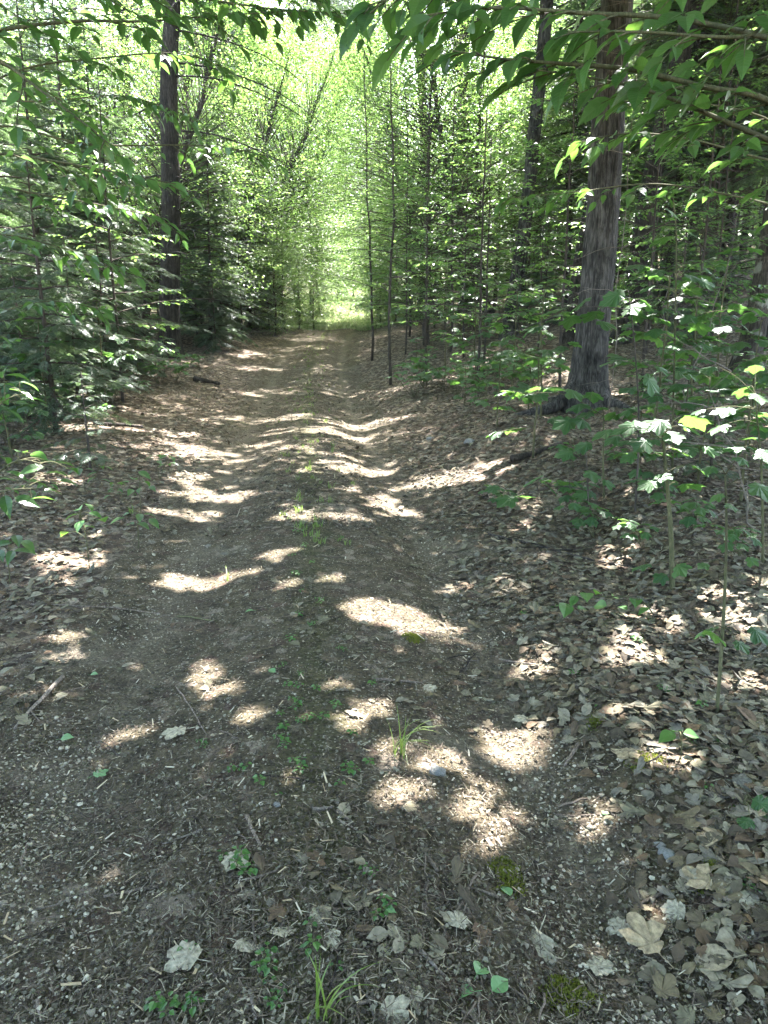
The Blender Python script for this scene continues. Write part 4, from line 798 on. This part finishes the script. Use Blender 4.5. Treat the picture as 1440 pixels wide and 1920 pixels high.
overhang("beech_tree", "beech beside the viewer whose big-leaved branches hang across the top right", (2.45, 1.75, gz(2.45, 1.75)), .06, 5.5, [
    ([(1600, 290, 2.3), (1440, 188, 2.15), (1330, 165, 2.1), (1180, 130, 2.05), (1060, 120, 2.0), (940, 110, 1.95), (850, 95, 1.9)], dict(r=.009)),
    ([(1600, 330, 2.4), (1440, 262, 2.2), (1330, 215, 2.15), (1230, 175, 2.1), (1130, 150, 2.05), (1000, 130, 2.0)], dict(r=.008, tl=.28, sp=.14)),
    ([(1600, 110, 2.2), (1300, 40, 2.05), (1100, 25, 2.0), (920, 15, 1.95), (790, 30, 1.9)], dict(r=.008)),
    ([(1600, 60, 2.0), (1380, 70, 1.95), (1200, 60, 1.9), (1040, 60, 1.9)], dict(r=.006)),
    ([(1600, -60, 2.3), (1250, -60, 2.2), (1000, -50, 2.1), (800, -20, 2.1), (690, 10, 2.1)], dict(r=.007)),
    ([(1600, 330, 3.6), (1440, 300, 3.5), (1300, 262, 3.4), (1180, 250, 3.3), (1080, 268, 3.3)], dict(r=.006, lf=.085, tl=.25, sp=.16)),
    ([(1600, 420, 4.6), (1400, 372, 4.6), (1230, 345, 4.5), (1080, 360, 4.5), (950, 372, 4.4)], dict(r=.007, lf=.095, tl=.3, sp=.24)),
    ([(1600, 300, 4.2), (1420, 215, 4.2), (1260, 190, 4.1), (1150, 200, 4.1)], dict(r=.006, lf=.09, tl=.3, sp=.24)),
    ], .094, 'beech_near', 5, tl=.27, den=.75)
overhang("beech_tree", "beech beside the viewer whose leafy branches reach in across the upper left", (-2.75, 2.4, gz(-2.75, 2.4)), .06, 6, [
    ([(-160, 120, 3.2), (-20, 62, 3.2), (140, 40, 3.3), (270, 40, 3.4), (400, 30, 3.5), (560, 20, 3.6)], dict(r=.009, lf=.095)),
    ([(-160, 150, 2.4), (-20, 110, 2.4), (70, 165, 2.3), (150, 225, 2.25), (205, 270, 2.2)], dict(r=.007, sp=.12)),
    ([(-160, 330, 2.9), (-20, 290, 2.9), (90, 300, 2.9), (200, 320, 2.9), (330, 345, 3.0)], dict(r=.006, sp=.12)),
    ([(-160, 380, 3.6), (-30, 350, 3.6), (80, 365, 3.6), (190, 385, 3.6), (310, 410, 3.7)], dict(r=.006, sp=.14)),
    ([(-160, 30, 3.6), (100, -40, 3.6), (330, -10, 3.6), (500, 15, 3.6), (650, 25, 3.6)], dict(r=.008)),
    ([(-160, -40, 2.6), (60, -60, 2.6), (260, -40, 2.6), (480, -40, 2.7), (600, -10, 2.7)], dict(r=.007)),
    ([(-160, 260, 4.4), (0, 235, 4.4), (160, 270, 4.4), (330, 272, 4.5), (420, 276, 4.5), (505, 294, 4.5)], dict(r=.006, tl=.3, sp=.16)),
    ([(-160, 200, 3.9), (40, 130, 3.9), (180, 110, 4.0), (330, 100, 4.0), (430, 130, 4.1)], dict(r=.006, lf=.09, sp=.12)),
    ([(-160, 480, 4.2), (-20, 440, 4.2), (100, 460, 4.2), (230, 500, 4.3)], dict(r=.006, lf=.09, sp=.14)),
    ([(-160, 630, 4.6), (-20, 590, 4.6), (90, 565, 4.6), (190, 580, 4.6)], dict(r=.006, lf=.1, sp=.14)),
    ([(-160, 170, 5.2), (60, 190, 5.2), (230, 180, 5.3), (360, 220, 5.3)], dict(r=.007, lf=.09, sp=.14)),
    ], .074, 'beech_near', 6, tl=.33, den=.8)
# ------------------------------------------------------------------ what lies on the ground
rng = np.random.default_rng(77)
def in_view(x, y, pad=.25): return np.abs(x) < .53*y+.45+pad
def litter_frames(x, y, r, tilt=.35, lift=.004):
    n = len(x); N = gnorm(x, y)+r.normal(0, tilt, (n, 3)); N[:, 2] = np.abs(N[:, 2]); N = norm(N)
    a = r.uniform(0, 6.28, n); A = np.stack([np.cos(a), np.sin(a), 0*a], -1); A = norm(A-N*(A*N).sum(1)[:, None])
    return np.stack([x, y, height(x, y)+lift+r.uniform(0, .012, n)], -1), A, N
def density(x, y):
    """how thickly dead leaves lie: heavy on the right verge, thin on the track"""
    u = x-cx(y); n = vnoise(x*1.7, y*1.7, 51)
    d = np.where(u > 0, sstep(.75, 1.5, u), .75*sstep(1.0, 1.9, -u))
    d = d+.05*np.exp(-(u/.35)**2)*(n > .5)+.02*(n > .5)+.05*sstep(5, 9, y)+.22*sstep(.5, .9, u)*sstep(.45, .7, n)*(y < 5)
    return np.clip(d*(.5+.9*n), 0, 1)
def sample(n, y0, y1, r, p=1.0, dens=density):
    y = y0*(y1/y0)**r.uniform(0, 1, n) if p == 1 else y0+(y1-y0)*r.uniform(0, 1, n)**p
    x = r.uniform(-1, 1, n)*(.53*y+.7); k = r.uniform(0, 1, n) < dens(x, y); return x[k], y[k]
DL = [t_maple(c, seed=s, rag=.16) for c, s in ((.12, 1), (-.14, 2), (.3, 3), (-.06, 4))]+[t_beech(c, w) for c, w in ((.16, 1.1), (-.12, 1.0), (.05, 1.3))]
HALF = [t_maple(c, lobes=((-48, .82), (0, 1.0), (48, .6)), seed=s, rag=.25) for c, s in ((.3, 7), (-.3, 8))]
g = Geo(); x, y = sample(76000, 1.25, 19, rng, 1.5); P, A, N = litter_frames(x, y, rng, .17)
S = rng.uniform(.024, .072, len(x)); scatter_mix(g, DL+HALF, (P, A, N, S), rng)
o = g.obj("leaf_litter", M['dead']); o["kind"] = "stuff"
# needles, bark crumbs and broken stalks
def slivers(n, y0, y1, l0, l1, w, m, name, r, dens, p=1):
    x, y = sample(n, y0, y1, r, p, dens); P, A, N = litter_frames(x, y, r, .3, .003); g = Geo()
    T = (np.array([(-.5, 0, 0), (.5, .05, .0), (.35, 1, .0), (-.4, .95, .0), (.0, .5, .03)]), [np.array([(0, 1, 4), (1, 2, 4), (2, 3, 4), (3, 0, 4)])])
    Ln = r.uniform(l0, l1, len(x)); scatter(g, T, P, A, N, Ln, 0, wid=w/Ln*r.uniform(.6, 1.5, len(x)))
    for i in range(len(g.v)): pass
    o = g.obj(name, m); o["kind"] = "stuff"
tr = lambda x, y: np.clip(.25+.75*sstep(1.9, .9, np.abs(x-cx(y))), 0, 1)*(1-.6*np.exp(-((np.abs(x-cx(y))-.82)/.24)**2)*sstep(2.5, 6, y))*np.clip(.45+.9*vnoise(x*2.3, y*2.3, 61), 0, 1)
slivers(70000, 1.15, 6.0, .010, .036, .0024, M['needle'], "needle_litter", rng, tr)
slivers(26000, 5.5, 16, .03, .09, .006, M['needle'], "twig_litter", rng, lambda x, y: tr(x, y)*.9)
slivers(1500, 1.15, 7, .018, .05, .0055, M['chip'], "wood_chips", rng, lambda x, y: tr(x, y)*.8)
def crumbs(n, y0, y1, s0, s1, name, dens, p=1, m='dead'):
    x, y = sample(n, y0, y1, rng, p, dens); P, A, N = litter_frames(x, y, rng, .3, .001); g = Geo(); Ts = []
    for s in range(4):
        q = R(500+s); k = 6; a = np.sort(q.uniform(0, 6.28, k)); rr = q.uniform(.25, .6, k); Ts.append((np.c_[np.cos(a)*rr, np.sin(a)*rr, q.normal(0, .09, k)], [np.array([(0, 1, 2, 3), (0, 3, 4, 5)])]))
    scatter_mix(g, Ts, (P, A, N, rng.uniform(s0, s1, len(x))**1.0), rng); o = g.obj(name, M['crumb']); o["kind"] = "stuff"
crumbs(85000, 1.15, 6, .005, .018, "leaf_crumbs", lambda x, y: tr(x, y)*.75)
crumbs(60000, 5.5, 20, .015, .045, "leaf_crumbs", lambda x, y: tr(x, y)*.75, 1.2)
g = Geo(); x = rng.uniform(-4.5, 4.5, 15000); y = rng.uniform(33, 72, 15000); x = x+cx(y); k = rng.uniform(0, 1, 15000) < sstep(33, 37, y)+0*x; x, y = x[k], y[k]
a = rng.uniform(0, 6.28, len(x)); scatter(g, FOLD, np.stack([x, y, height(x, y)-.01], -1), np.stack([np.cos(a)*.5, np.sin(a)*.5, 1+0*a], -1), np.stack([np.sin(a), -np.cos(a), .3+0*a], -1), rng.uniform(.15, .4, len(x)), 0, wid=np.full(len(x), .35))
g.obj("meadow_grass", M['meadow'])["kind"] = "stuff"
# pebbles washed into the ruts
def ico():
    t = (1+5**.5)/2; v = norm(np.array([(-1, t, 0), (1, t, 0), (-1, -t, 0), (1, -t, 0), (0, -1, t), (0, 1, t), (0, -1, -t), (0, 1, -t), (t, 0, -1), (t, 0, 1), (-t, 0, -1), (-t, 0, 1)], float))
    f = np.array([(0, 11, 5), (0, 5, 1), (0, 1, 7), (0, 7, 10), (0, 10, 11), (1, 5, 9), (5, 11, 4), (11, 10, 2), (10, 7, 6), (7, 1, 8), (3, 9, 4), (3, 4, 2), (3, 2, 6), (3, 6, 8), (3, 8, 9), (4, 9, 5), (2, 4, 11), (6, 2, 10), (8, 6, 7), (9, 8, 1)]); return v, f
def ico2():
    v, f = ico(); v = list(map(tuple, v)); c = {}; F = []
    def mid(a, b):
        k = (min(a, b), max(a, b))
        if k not in c: v.append(tuple(norm(np.array(v[a])+np.array(v[b])))); c[k] = len(v)-1
        return c[k]
    for a, b, d in f: e, h, i = mid(a, b), mid(b, d), mid(d, a); F += [(a, e, i), (b, h, e), (d, i, h), (e, h, i)]
    return np.array(v), np.array(F)
IV, IF = ico()
PEB = []
for s in range(4):
    r = R(s); PEB.append((IV*np.array([1, 1.2, .6])*(1+r.normal(0, .16, (12, 1))), [IF]))
def pden(x, y):
    u = x-cx(y); n = vnoise(x*1.6, y*1.6, 71); l = np.exp(-((u+1.05)/.38)**2)*sstep(2.5, 1.6, y)+np.exp(-((u+.85)/.25)**2)*sstep(.55, .7, n)*.8
    rr = np.exp(-((u-.82)/.17)**2)*.8*sstep(.3, .6, n)
    return np.clip(l+rr+.035, 0, 1)
x, y = sample(60000, 1.15, 7, rng, 1, pden); P, A, N = litter_frames(x, y, rng, .3, -.001); g = Geo()
S = .0036*np.exp(rng.normal(0, .42, len(x))); scatter_mix(g, PEB, (P, A, N, S), rng); o = g.obj("gravel", M['pebble']); o["kind"] = "stuff"

# dead leaves one by one, the nearest and largest
r = R(5); LP = {}
KINDS = [('m', 'dead_pale', 'pale', 'lobed', DL[0]), ('m2', 'dead_tan', 'tan', 'lobed', DL[1]), ('b', 'dead_tan', 'tan', 'oval', DL[4]), ('b2', 'dead_brown', 'brown', 'oval', DL[5]), ('m3', 'dead_grey', 'grey', 'lobed', DL[2]), ('h', 'dead_brown', 'brown', 'torn', HALF[0]), ('h2', 'dead_grey', 'grey', 'torn', HALF[1])]
def leaf_proto(T, m, name, sub=0):
    g = Geo(); V = T[0].copy(); 
    scatter(g, (V, T[1]), np.zeros((1, 3)), np.array([[0, 1., 0]]), np.array([[0, 0, 1.]]), np.array([1.0]))
    tube(g, [(0, .06, .01), (.02, -.12, .03), (.05, -.28, .02)], .011, 4)
    return g.mesh(name, M[m])
MESH = {k: leaf_proto(T, m, "fallen_leaf") for k, m, c, sh, T in KINDS}
def lay(me, name, x, y, s, a, label, cat, group=None, tilt=.15, lift=.006, rr=r):
    o = bpy.data.objects.new(name, me); C.objects.link(o)
    n = gnorm(np.array([x]), np.array([y]))[0]; o.location = (x, y, gz(x, y)+lift)
    o.rotation_euler = (-n[1]+rr.normal(0, tilt), n[0]+rr.normal(0, tilt), a); o.scale = (s, s, s)
    return tag(o, label, cat, group)
xs, ys = sample(2600, 1.3, 4.6, r, 1.2); cnt = 0
for x, y in zip(xs, ys):
    u = x-cx(y)
    if not in_view(x, y, -.1) or cnt >= 250: continue
    k, m, c, sh, T = KINDS[r.choice(7, p=[.15, .22, .13, .12, .18, .10, .10])]; cnt += 1
    where = "in the leaf litter right of the track" if u > .95 else "in the right wheel rut" if u > .45 else "on the middle strip of the track" if u > -.5 else "on the left side of the track"
    lay(MESH[k], "fallen_leaf", float(x), float(y), r.uniform(.04, .08)*(1.35 if y < 2.9 and u > .2 else 1.0), r.uniform(0, 6.28), f"{c} {sh} dead leaf lying {where}", "dead leaf", "dead leaves on the ground")
def lay_px(me, name, px, py, s, a, label, cat, **kw):
    p = on_ground(px, py); return lay(me, name, p[0], p[1], s, a, label, cat, **kw)
lay_px(MESH['m'], "fallen_leaf", 355, 1376, .115, 1.8, "pale frayed oak-like dead leaf alone on the left side of the track", "dead leaf", lift=.015)
lay_px(MESH['m2'], "fallen_leaf", 1240, 1808, .125, .4, "large tan maple leaf with pointed lobes lying at the lower right", "dead leaf", lift=.015)
lay_px(MESH['b'], "fallen_leaf", 1375, 1808, .11, 1.5, "smooth orange-tan oval dead leaf near the lower right corner", "dead leaf", lift=.015)
lay_px(MESH['m'], "fallen_leaf", 1015, 1750, .15, 2.5, "long pale spotted dead leaf beside the green moss patch", "dead leaf", lift=.015)
for px, py, lab in ((630, 1750, "round pale leaf remnant left of the curled green leaves"), (440, 1775, "big pale crumbled leaf near the bottom left of the middle strip"), (378, 1812, "pale crumbled leaf beside the bigger crumbled one at the bottom"), (515, 1765, "pale ragged leaf between the crumbled leaf and the long grass"), (855, 1755, "pale torn leaf left of the long spotted leaf"), (890, 1735, "grey torn leaf just left of the long spotted leaf"), (670, 1350, "long pale leaf in the sunlit middle strip"), (740, 1590, "grey leaf flake beside the sunlit rut"), (575, 1720, "small pale crumpled leaf above the round leaf remnant"), (710, 1890, "pale crumpled leaf at the bottom edge right of the long grass"), (800, 1885, "pale crumpled leaf at the bottom edge left of the green leaves"), (1180, 1760, "pale lobed leaf just left of the large tan maple leaf"), (1100, 1830, "pale ragged leaf right of the green moss cushion"), (1290, 1720, "pale flat leaf above the large tan maple leaf"), (460, 1600, "pale torn leaf beside the dark stick of the middle strip")):
    lay_px(MESH[r.choice(['m', 'm3', 'h'])] if 'pale' not in lab else MESH['m'], "fallen_leaf", px, py, r.uniform(.07, .1), r.uniform(0, 6.28), lab, "dead leaf", lift=.012)
# fresh green leaves that have dropped
gl = [leaf_proto(t_beech(.05, 1.3), 'fresh', "green_leaf"), leaf_proto(t_maple(.06, seed=9), 'fresh', "green_leaf"), leaf_proto(t_beech(.6, 1.3), 'fresh', "green_leaf")]
for px, py, s, k, lab in ((114, 1394, .05, 0, "fallen green leaf flat on the left side of the track"), (173, 1463, .06, 1, "fallen green pointed leaf on the left rut, below the flat one"), (477, 1150, .05, 0, "pale green fallen leaf farther along the middle strip"), (957, 1690, .045, 0, "small mint-green fallen leaf right of the middle strip"), (890, 1868, .06, 2, "curled fresh green leaf, left of a touching pair"), (922, 1874, .055, 0, "flat fresh green leaf, right of a touching pair"), (893, 1838, .055, 2, "upright curled green leaf behind the touching pair"), (1130, 1537, .035, 0, "tiny green fallen leaf beside the sunlit right rut"), (170, 1270, .035, 0, "tiny pale green leaf on the far left of the track"), (516, 1268, .04, 0, "small blue-green fallen leaf on the middle strip"), (722, 1714, .03, 0, "tiny bright green leaf on the middle strip near the bottom")):
    lay_px(gl[k], "green_leaf", px, py, s, r.uniform(0, 6.28), lab, "green leaf", lift=.012, tilt=.12)
# sticks
def stick(px0, py0, px1, py1, rad, label, m='stick', group=None, bend=.03, name="stick", cat="stick", forks=0):
    a, b = on_ground(px0, py0), on_ground(px1, py1); ln = np.linalg.norm(b-a); rr = R(int(px0*7+py0)); n = 10
    t = np.linspace(0, 1, n)[:, None]; S = a+(b-a)*t; S[:, :2] += np.cumsum(rr.normal(0, bend*ln/n*2, (n, 2)), 0)
    S[:, 2] = height(S[:, 0], S[:, 1])+rad*.8; S[:, 2] = np.convolve(np.r_[S[0, 2], S[:, 2], S[-1, 2]], [.25, .5, .25], 'valid')+rad*.3
    g = Geo(); tube(g, S-a, np.linspace(rad, rad*.55, n)*(1+rr.normal(0, .06, n)), 7)
    for i in range(forks):
        q = S[rr.integers(3, 8)]; d = rot_h(norm(b-a), rr.choice([-1, 1])*rr.uniform(.4, .8)); e = q+d*ln*rr.uniform(.15, .35); mid = (q+e)/2
        for pt in (mid, e): pt[2] = height(pt[0], pt[1])+rad
        tube(g, smooth_line([q, mid, e], 6)-a, np.linspace(rad*.5, rad*.2, 6), 5)
    o = g.obj(name, M[m], smooth=True); o.location = tuple(a); return tag(o, label, cat, group)
for a in ((790, 1790, 833, 1838, .006, "short pale peeled stick left of the curled green leaves", 'bark_dead'), (905, 1830, 1000, 1888, .005, "grey stick lying beside the curled green leaves"), (463, 1535, 487, 1590, .007, "short dark stick on the middle strip"),
        (585, 1523, 623, 1518, .007, "short pale broken stick on the middle strip", 'bark_dead'), (632, 1525, 660, 1548, .006, "dark stub of stick beside the pale broken one"), (470, 1865, 480, 1919, .006, "pale grey stick standing out at the bottom edge", 'bark_dead'),
        (300, 1915, 385, 1850, .007, "dark stick in the bottom left of the middle strip"), (70, 1880, 78, 1918, .006, "brown stick among the gravel at the bottom left"), (120, 1275, 40, 1372, .009, "forked weathered stick at the far left of the track", 'bark_dead'),
        (330, 1290, 395, 1380, .004, "thin curved twig on the left side of the track"), (333, 1160, 405, 1170, .006, "greenish straight twig lying across the left rut", 'bark_green'), (705, 1280, 790, 1285, .008, "dark stick lying across the track's middle"),
        (640, 1540, 820, 1640, .003, "long thin dark twig beneath the sunlit rut"), (1085, 1400, 1060, 1440, .008, "dark stub of stick in the sunlit right rut"), (1040, 1530, 1130, 1532, .004, "thin twig right of the sunlit rut"),
        (380, 1560, 300, 1590, .004, "pale branching twig on the left side near the bottom", 'bark_dead'), (460, 1655, 520, 1640, .005, "dark twig above the crumbled leaves"), (480, 1780, 470, 1690, .004, "thin bent twig beside the crumbled leaves"), (820, 1640, 805, 1610, .006, "dark short stick among litter near the bottom middle"),
        (935, 1690, 880, 1670, .005, "grey bit of stick by the mint-green leaf"), (60, 1135, 300, 1150, .006, "long thin branch along the left edge of the track"), (1340, 1690, 1440, 1720, .008, "grey stick at the lower right edge"), (1200, 1700, 1290, 1650, .005, "thin dark stick in the litter at the lower right"), (700, 1880, 660, 1900, .005, "short dark stick at the bottom beside the long grass"), (1100, 1290, 1180, 1300, .006, "dark twig in the litter right of the rut")):
    stick(*a[:6], *(a[6:] or ()), forks=1 if 'fork' in a[5] or 'branch' in a[5] else 0)
stick(905, 1005, 1235, 1068, .010, "long dark fallen branch slanting through the litter on the right", 'bark', forks=3, name="fallen_branch", cat="branch")
stick(1010, 1255, 935, 1240, .008, "short dark branch beside the right rut")
stick(960, 868, 1065, 836, .035, "short mossy log on the bank below the thick ridged trunk", 'bark_moss', name="log", cat="log")
stick(365, 716, 412, 726, .06, "dark short log at the left edge of the track", 'bark', name="log", cat="log")
stick(175, 798, 270, 806, .03, "dark rotting log in the shade of the left verge", 'bark', name="log", cat="log")
stick(225, 668, 300, 655, .07, "reddish rotten log behind the straight left hemlock", 'bark_red', name="log", cat="log")
stick(330, 612, 385, 604, .09, "reddish broken trunk lying just right of the straight left hemlock", 'bark_red', name="log", cat="log")
xs, ys = sample(900, 1.3, 8, r, 1, lambda x, y: .3+0*x); cnt = 0; TW = []
for s in range(5):
    rr = R(70+s); g = Geo(); S = np.stack([np.cumsum(rr.normal(0, .03, 8)), np.linspace(-.5, .5, 8), .012+0*np.arange(8)+np.cumsum(rr.normal(0, .008, 8))], -1); tube(g, S, np.linspace(.017, .009, 8), 5)
    if s % 2: tube(g, [S[4], S[4]+[.08, .1, .02], S[4]+[.13, .25, .02]], [.008, .006, .004], 4)
    TW.append(g.mesh("twig", M[('stick', 'bark_thin', 'bark_dead', 'stick', 'bark')[s]], True))
for x, y in zip(xs, ys):
    if cnt >= 110 or not in_view(x, y, -.1): continue
    u = x-cx(y); k = r.integers(0, 5); cnt += 1
    lay(TW[k], "twig", float(x), float(y), r.uniform(.09, .26), r.uniform(0, 6.28), f"{('brown', 'dark', 'pale', 'brown', 'dark')[k]} {'forked' if k % 2 else 'straight'} twig lying " + ("in the litter right of the track" if u > .95 else "on the track" if u > -1.2 else "in the litter left of the track"), "twig", "twigs on the ground", tilt=.05, lift=.0)
# stones
SV, SF = ico2()
for i, (px, py, s, lab) in enumerate(((1256, 1606, .028, "blue-grey stone set in the ground at the lower right"), (1238, 1588, .016, "small flat grey stone just behind the blue-grey one"), (520, 1512, .012, "small rounded pale stone on the middle strip"), (820, 1452, .03, "dark flat stone beside the grass tuft"), (880, 830, .07, "dark mossy stone at the foot of the bank right of the track"), (806, 824, .05, "dark lump of stone beside the right rut"))):
    rr = R(200+i); n = np.abs(rr.normal(0, 1, 3)); V = SV*(1+.16*np.sin(SV@rr.normal(0, 2.2, 3))[:, None]+.08*np.sin(SV@rr.normal(0, 5, 3))[:, None])*np.array([1.2, .9, .55])
    g = Geo(); g.add(V, [SF]); o = g.obj("stone", M['stone'], smooth=True); p = on_ground(px, py); o.location = (p[0], p[1], p[2]+s*.12); o.scale = (s, s, s); o.rotation_euler = (0, 0, rr.uniform(0, 6)); tag(o, lab, "stone")
# moss
def moss(px, py, rx, ry, label, seed):
    c = on_ground(px, py); rr = R(seed); n = int(4200*rx*ry/.01+300); a = rr.uniform(0, 6.28, n); q = np.sqrt(rr.uniform(0, 1, n))
    x = c[0]+np.cos(a)*q*rx; y = c[1]+np.sin(a)*q*ry; k = rr.uniform(0, 1, n) < 1.0-q**1.5+1.3*(vnoise(x*26, y*26, seed)-.5); x, y, q = x[k], y[k], q[k]
    z = height(x, y)+.006*(1-q**2)*(.5+vnoise(x*40, y*40, seed+1)); P = np.stack([x, y, z], -1)-c; A = rr.normal(0, .6, (len(x), 3))+UP
    g = Geo(); scatter(g, FOLD, P, A, rr.normal(0, 1, (len(x), 3)), rr.uniform(.006, .012, len(x))); o = g.obj("moss_patch", M['moss']); o.location = tuple(c); tag(o, label, "moss")
moss(1072, 1880, .085, .07, "bright green moss cushion at the bottom right of the track", 1)
moss(950, 1650, .06, .09, "thin olive moss strip left of the sunlit right rut", 2)
moss(1212, 1432, .08, .07, "yellow-green sunlit moss patch at the right verge", 3)
moss(775, 1198, .06, .06, "small yellow-green moss spot by the sunlit middle patch", 4)
moss(1325, 1650, .07, .08, "dark green moss among leaves at the lower right", 5)
moss(1110, 1355, .06, .06, "dull moss spot between litter and right rut", 6)
# grass
def grass(px, py, n, h, label, seed, spread=.03, lean=(0, 0), w=.0032):
    c = on_ground(px, py); rr = R(seed); g = Geo()
    for i in range(n):
        a = rr.uniform(0, 6.28); b = np.array([cos(a), sin(a), 0])*rr.uniform(0, spread); d = np.array([rr.normal(lean[0], .5), rr.normal(lean[1], .5), 0]); H = h*rr.uniform(.5, 1.1); m = 9
        t = np.linspace(0, 1, m)[:, None]; cl = rr.uniform(.5, 1.5); S = b+d*H*.8*t**1.6+UP*H*(t-.55*cl*t**2.6*min(1, np.linalg.norm(d))); sd = norm(np.cross(d+1e-3, UP))*w*(1-.95*t**2)
        S[0, 2] -= .01; V = np.concatenate([S-sd, S+sd+UP*.0]); j = np.arange(m-1); g.add(V, [np.stack([j, j+1, j+1+m, j+m], -1)])
    o = g.obj("grass_tuft", M['grass']); o.location = tuple(c); return tag(o, label, "grass")
grass(600, 1925, 9, .24, "tuft of long arching grass blades at the bottom middle", 1, .03, (.55, .1))
grass(752, 1418, 16, .2, "tuft of thin grass at the edge of the sunlit middle patch", 2, .04, (.35, .05), .0022)
grass(427, 1090, 3, .16, "single upright grass blade on the left rut", 3, .01)
grass(250, 965, 10, .1, "sparse short grass at the left edge of the gravelly rut", 4, .04)
GP = []
for i in range(4):
    rr = R(300+i); o = grass(560, 900+i*30, 9, .085, "thin short grass tuft on the middle strip of the track", 310+i, .035); o["group"] = "grass tufts on the middle strip"; GP.append(o)
n = 0
while n < 170:
    y = 5+24*rr.uniform(0, 1)**1.2; x = float(cx(y))+rr.normal(0, .22)
    o = GP[n % 4].copy(); C.objects.link(o); o.location = (x, y, gz(x, y)); o.rotation_euler = (0, 0, rr.uniform(0, 6.28)); s = rr.uniform(.5, 1.15); o.scale = (s, s, s); n += 1
# pale dead saplings and twigs on the right
def dead_sapling(px, y, h, label, seed, nb=9, lean=(0, 0)):
    rr = R(seed); b = gp(px, y); W = Geo(); n = 10; t = np.linspace(0, 1, n); S = np.stack([lean[0]*t+np.cumsum(rr.normal(0, .045, n)), lean[1]*t, h*t-.05], -1); tube(W, S, np.linspace(.007, .0025, n), 6)
    for i in range(nb):
        q = S[rr.integers(2, n)]; a = rr.uniform(0, 6.28); B = limb(q, (cos(a), sin(a), rr.uniform(-.1, .6)), rr.uniform(.3, .9), .3, rr, 6, .16); tube(W, B, np.linspace(.005, .0015, 6), 4)
        for j in range(2): tube(W, limb(B[rr.integers(2, 5)], (rr.normal(), rr.normal(), .1), rr.uniform(.12, .3), .3, rr, 4, .2), np.linspace(.003, .001, 4), 3)
    o = W.obj("dead_sapling", M['bark_dead'], smooth=True); o.location = tuple(b); tag(o, label, "dead sapling")
dead_sapling(1136, 9.6, 4.6, "thin pale dead stem standing against the right side of the thick ridged trunk", 1, 14)
dead_sapling(1275, 7.2, 2.2, "pale forked dead sapling before the dark slope", 2, 8, (.3, 0))
dead_sapling(1410, 4.9, 1.1, "bare pale twiggy shrub at the right edge among maple leaves", 3, 12, (-.2, 0))
dead_sapling(1200, 8.6, 1.6, "low pale dead twigs just right of the thick ridged trunk", 4, 9, (.3, .1))
dead_sapling(905, 13.5, 1.5, "bare dark twigs rising from the seedling hollow", 5, 7)
dead_sapling(160, 12.5, 2.0, "pale dead twigs in the shade of the left hemlocks", 6, 12, (.2, 0))
dead_sapling(60, 9.5, 1.7, "pale dead sapling leaning at the far left", 7, 10, (-.5, 0))
dead_sapling(845, 17, 4.0, "spindly bare sapling right of the straight dark stems", 8, 10, (.4, 0))
stick(1300, 1010, 1440, 900, .006, "thin pale bent twig at the right edge", 'bark_dead', forks=2)
for k in list(PROTO):
    if PROTO[k]["_n"] == 0: raise RuntimeError(k)
for o in bpy.data.objects:
    if "_n" in o: del o["_n"]

# ------------------------------------------------------------------ air between the trees
g = Geo(); X, Y0, Y1, Z0, Z1 = 70, -25, 130, -9, 48
g.add([(x, y, z) for x in (-X, X) for y in (Y0, Y1) for z in (Z0, Z1)], [np.array([(0, 1, 3, 2), (4, 6, 7, 5), (0, 4, 5, 1), (2, 3, 7, 6), (0, 2, 6, 4), (1, 5, 7, 3)])])
hm, nt, N_, L_ = mat("air"); ho = N_("ShaderNodeOutputMaterial"); pv = N_("ShaderNodeVolumePrincipled"); pv.inputs["Color"].default_value = (.92, .94, .93, 1); pv.inputs["Density"].default_value = .0004; pv.inputs["Anisotropy"].default_value = .15
L_(pv.outputs[0], ho.inputs["Volume"]); g.obj("haze", hm)["kind"] = "stuff"
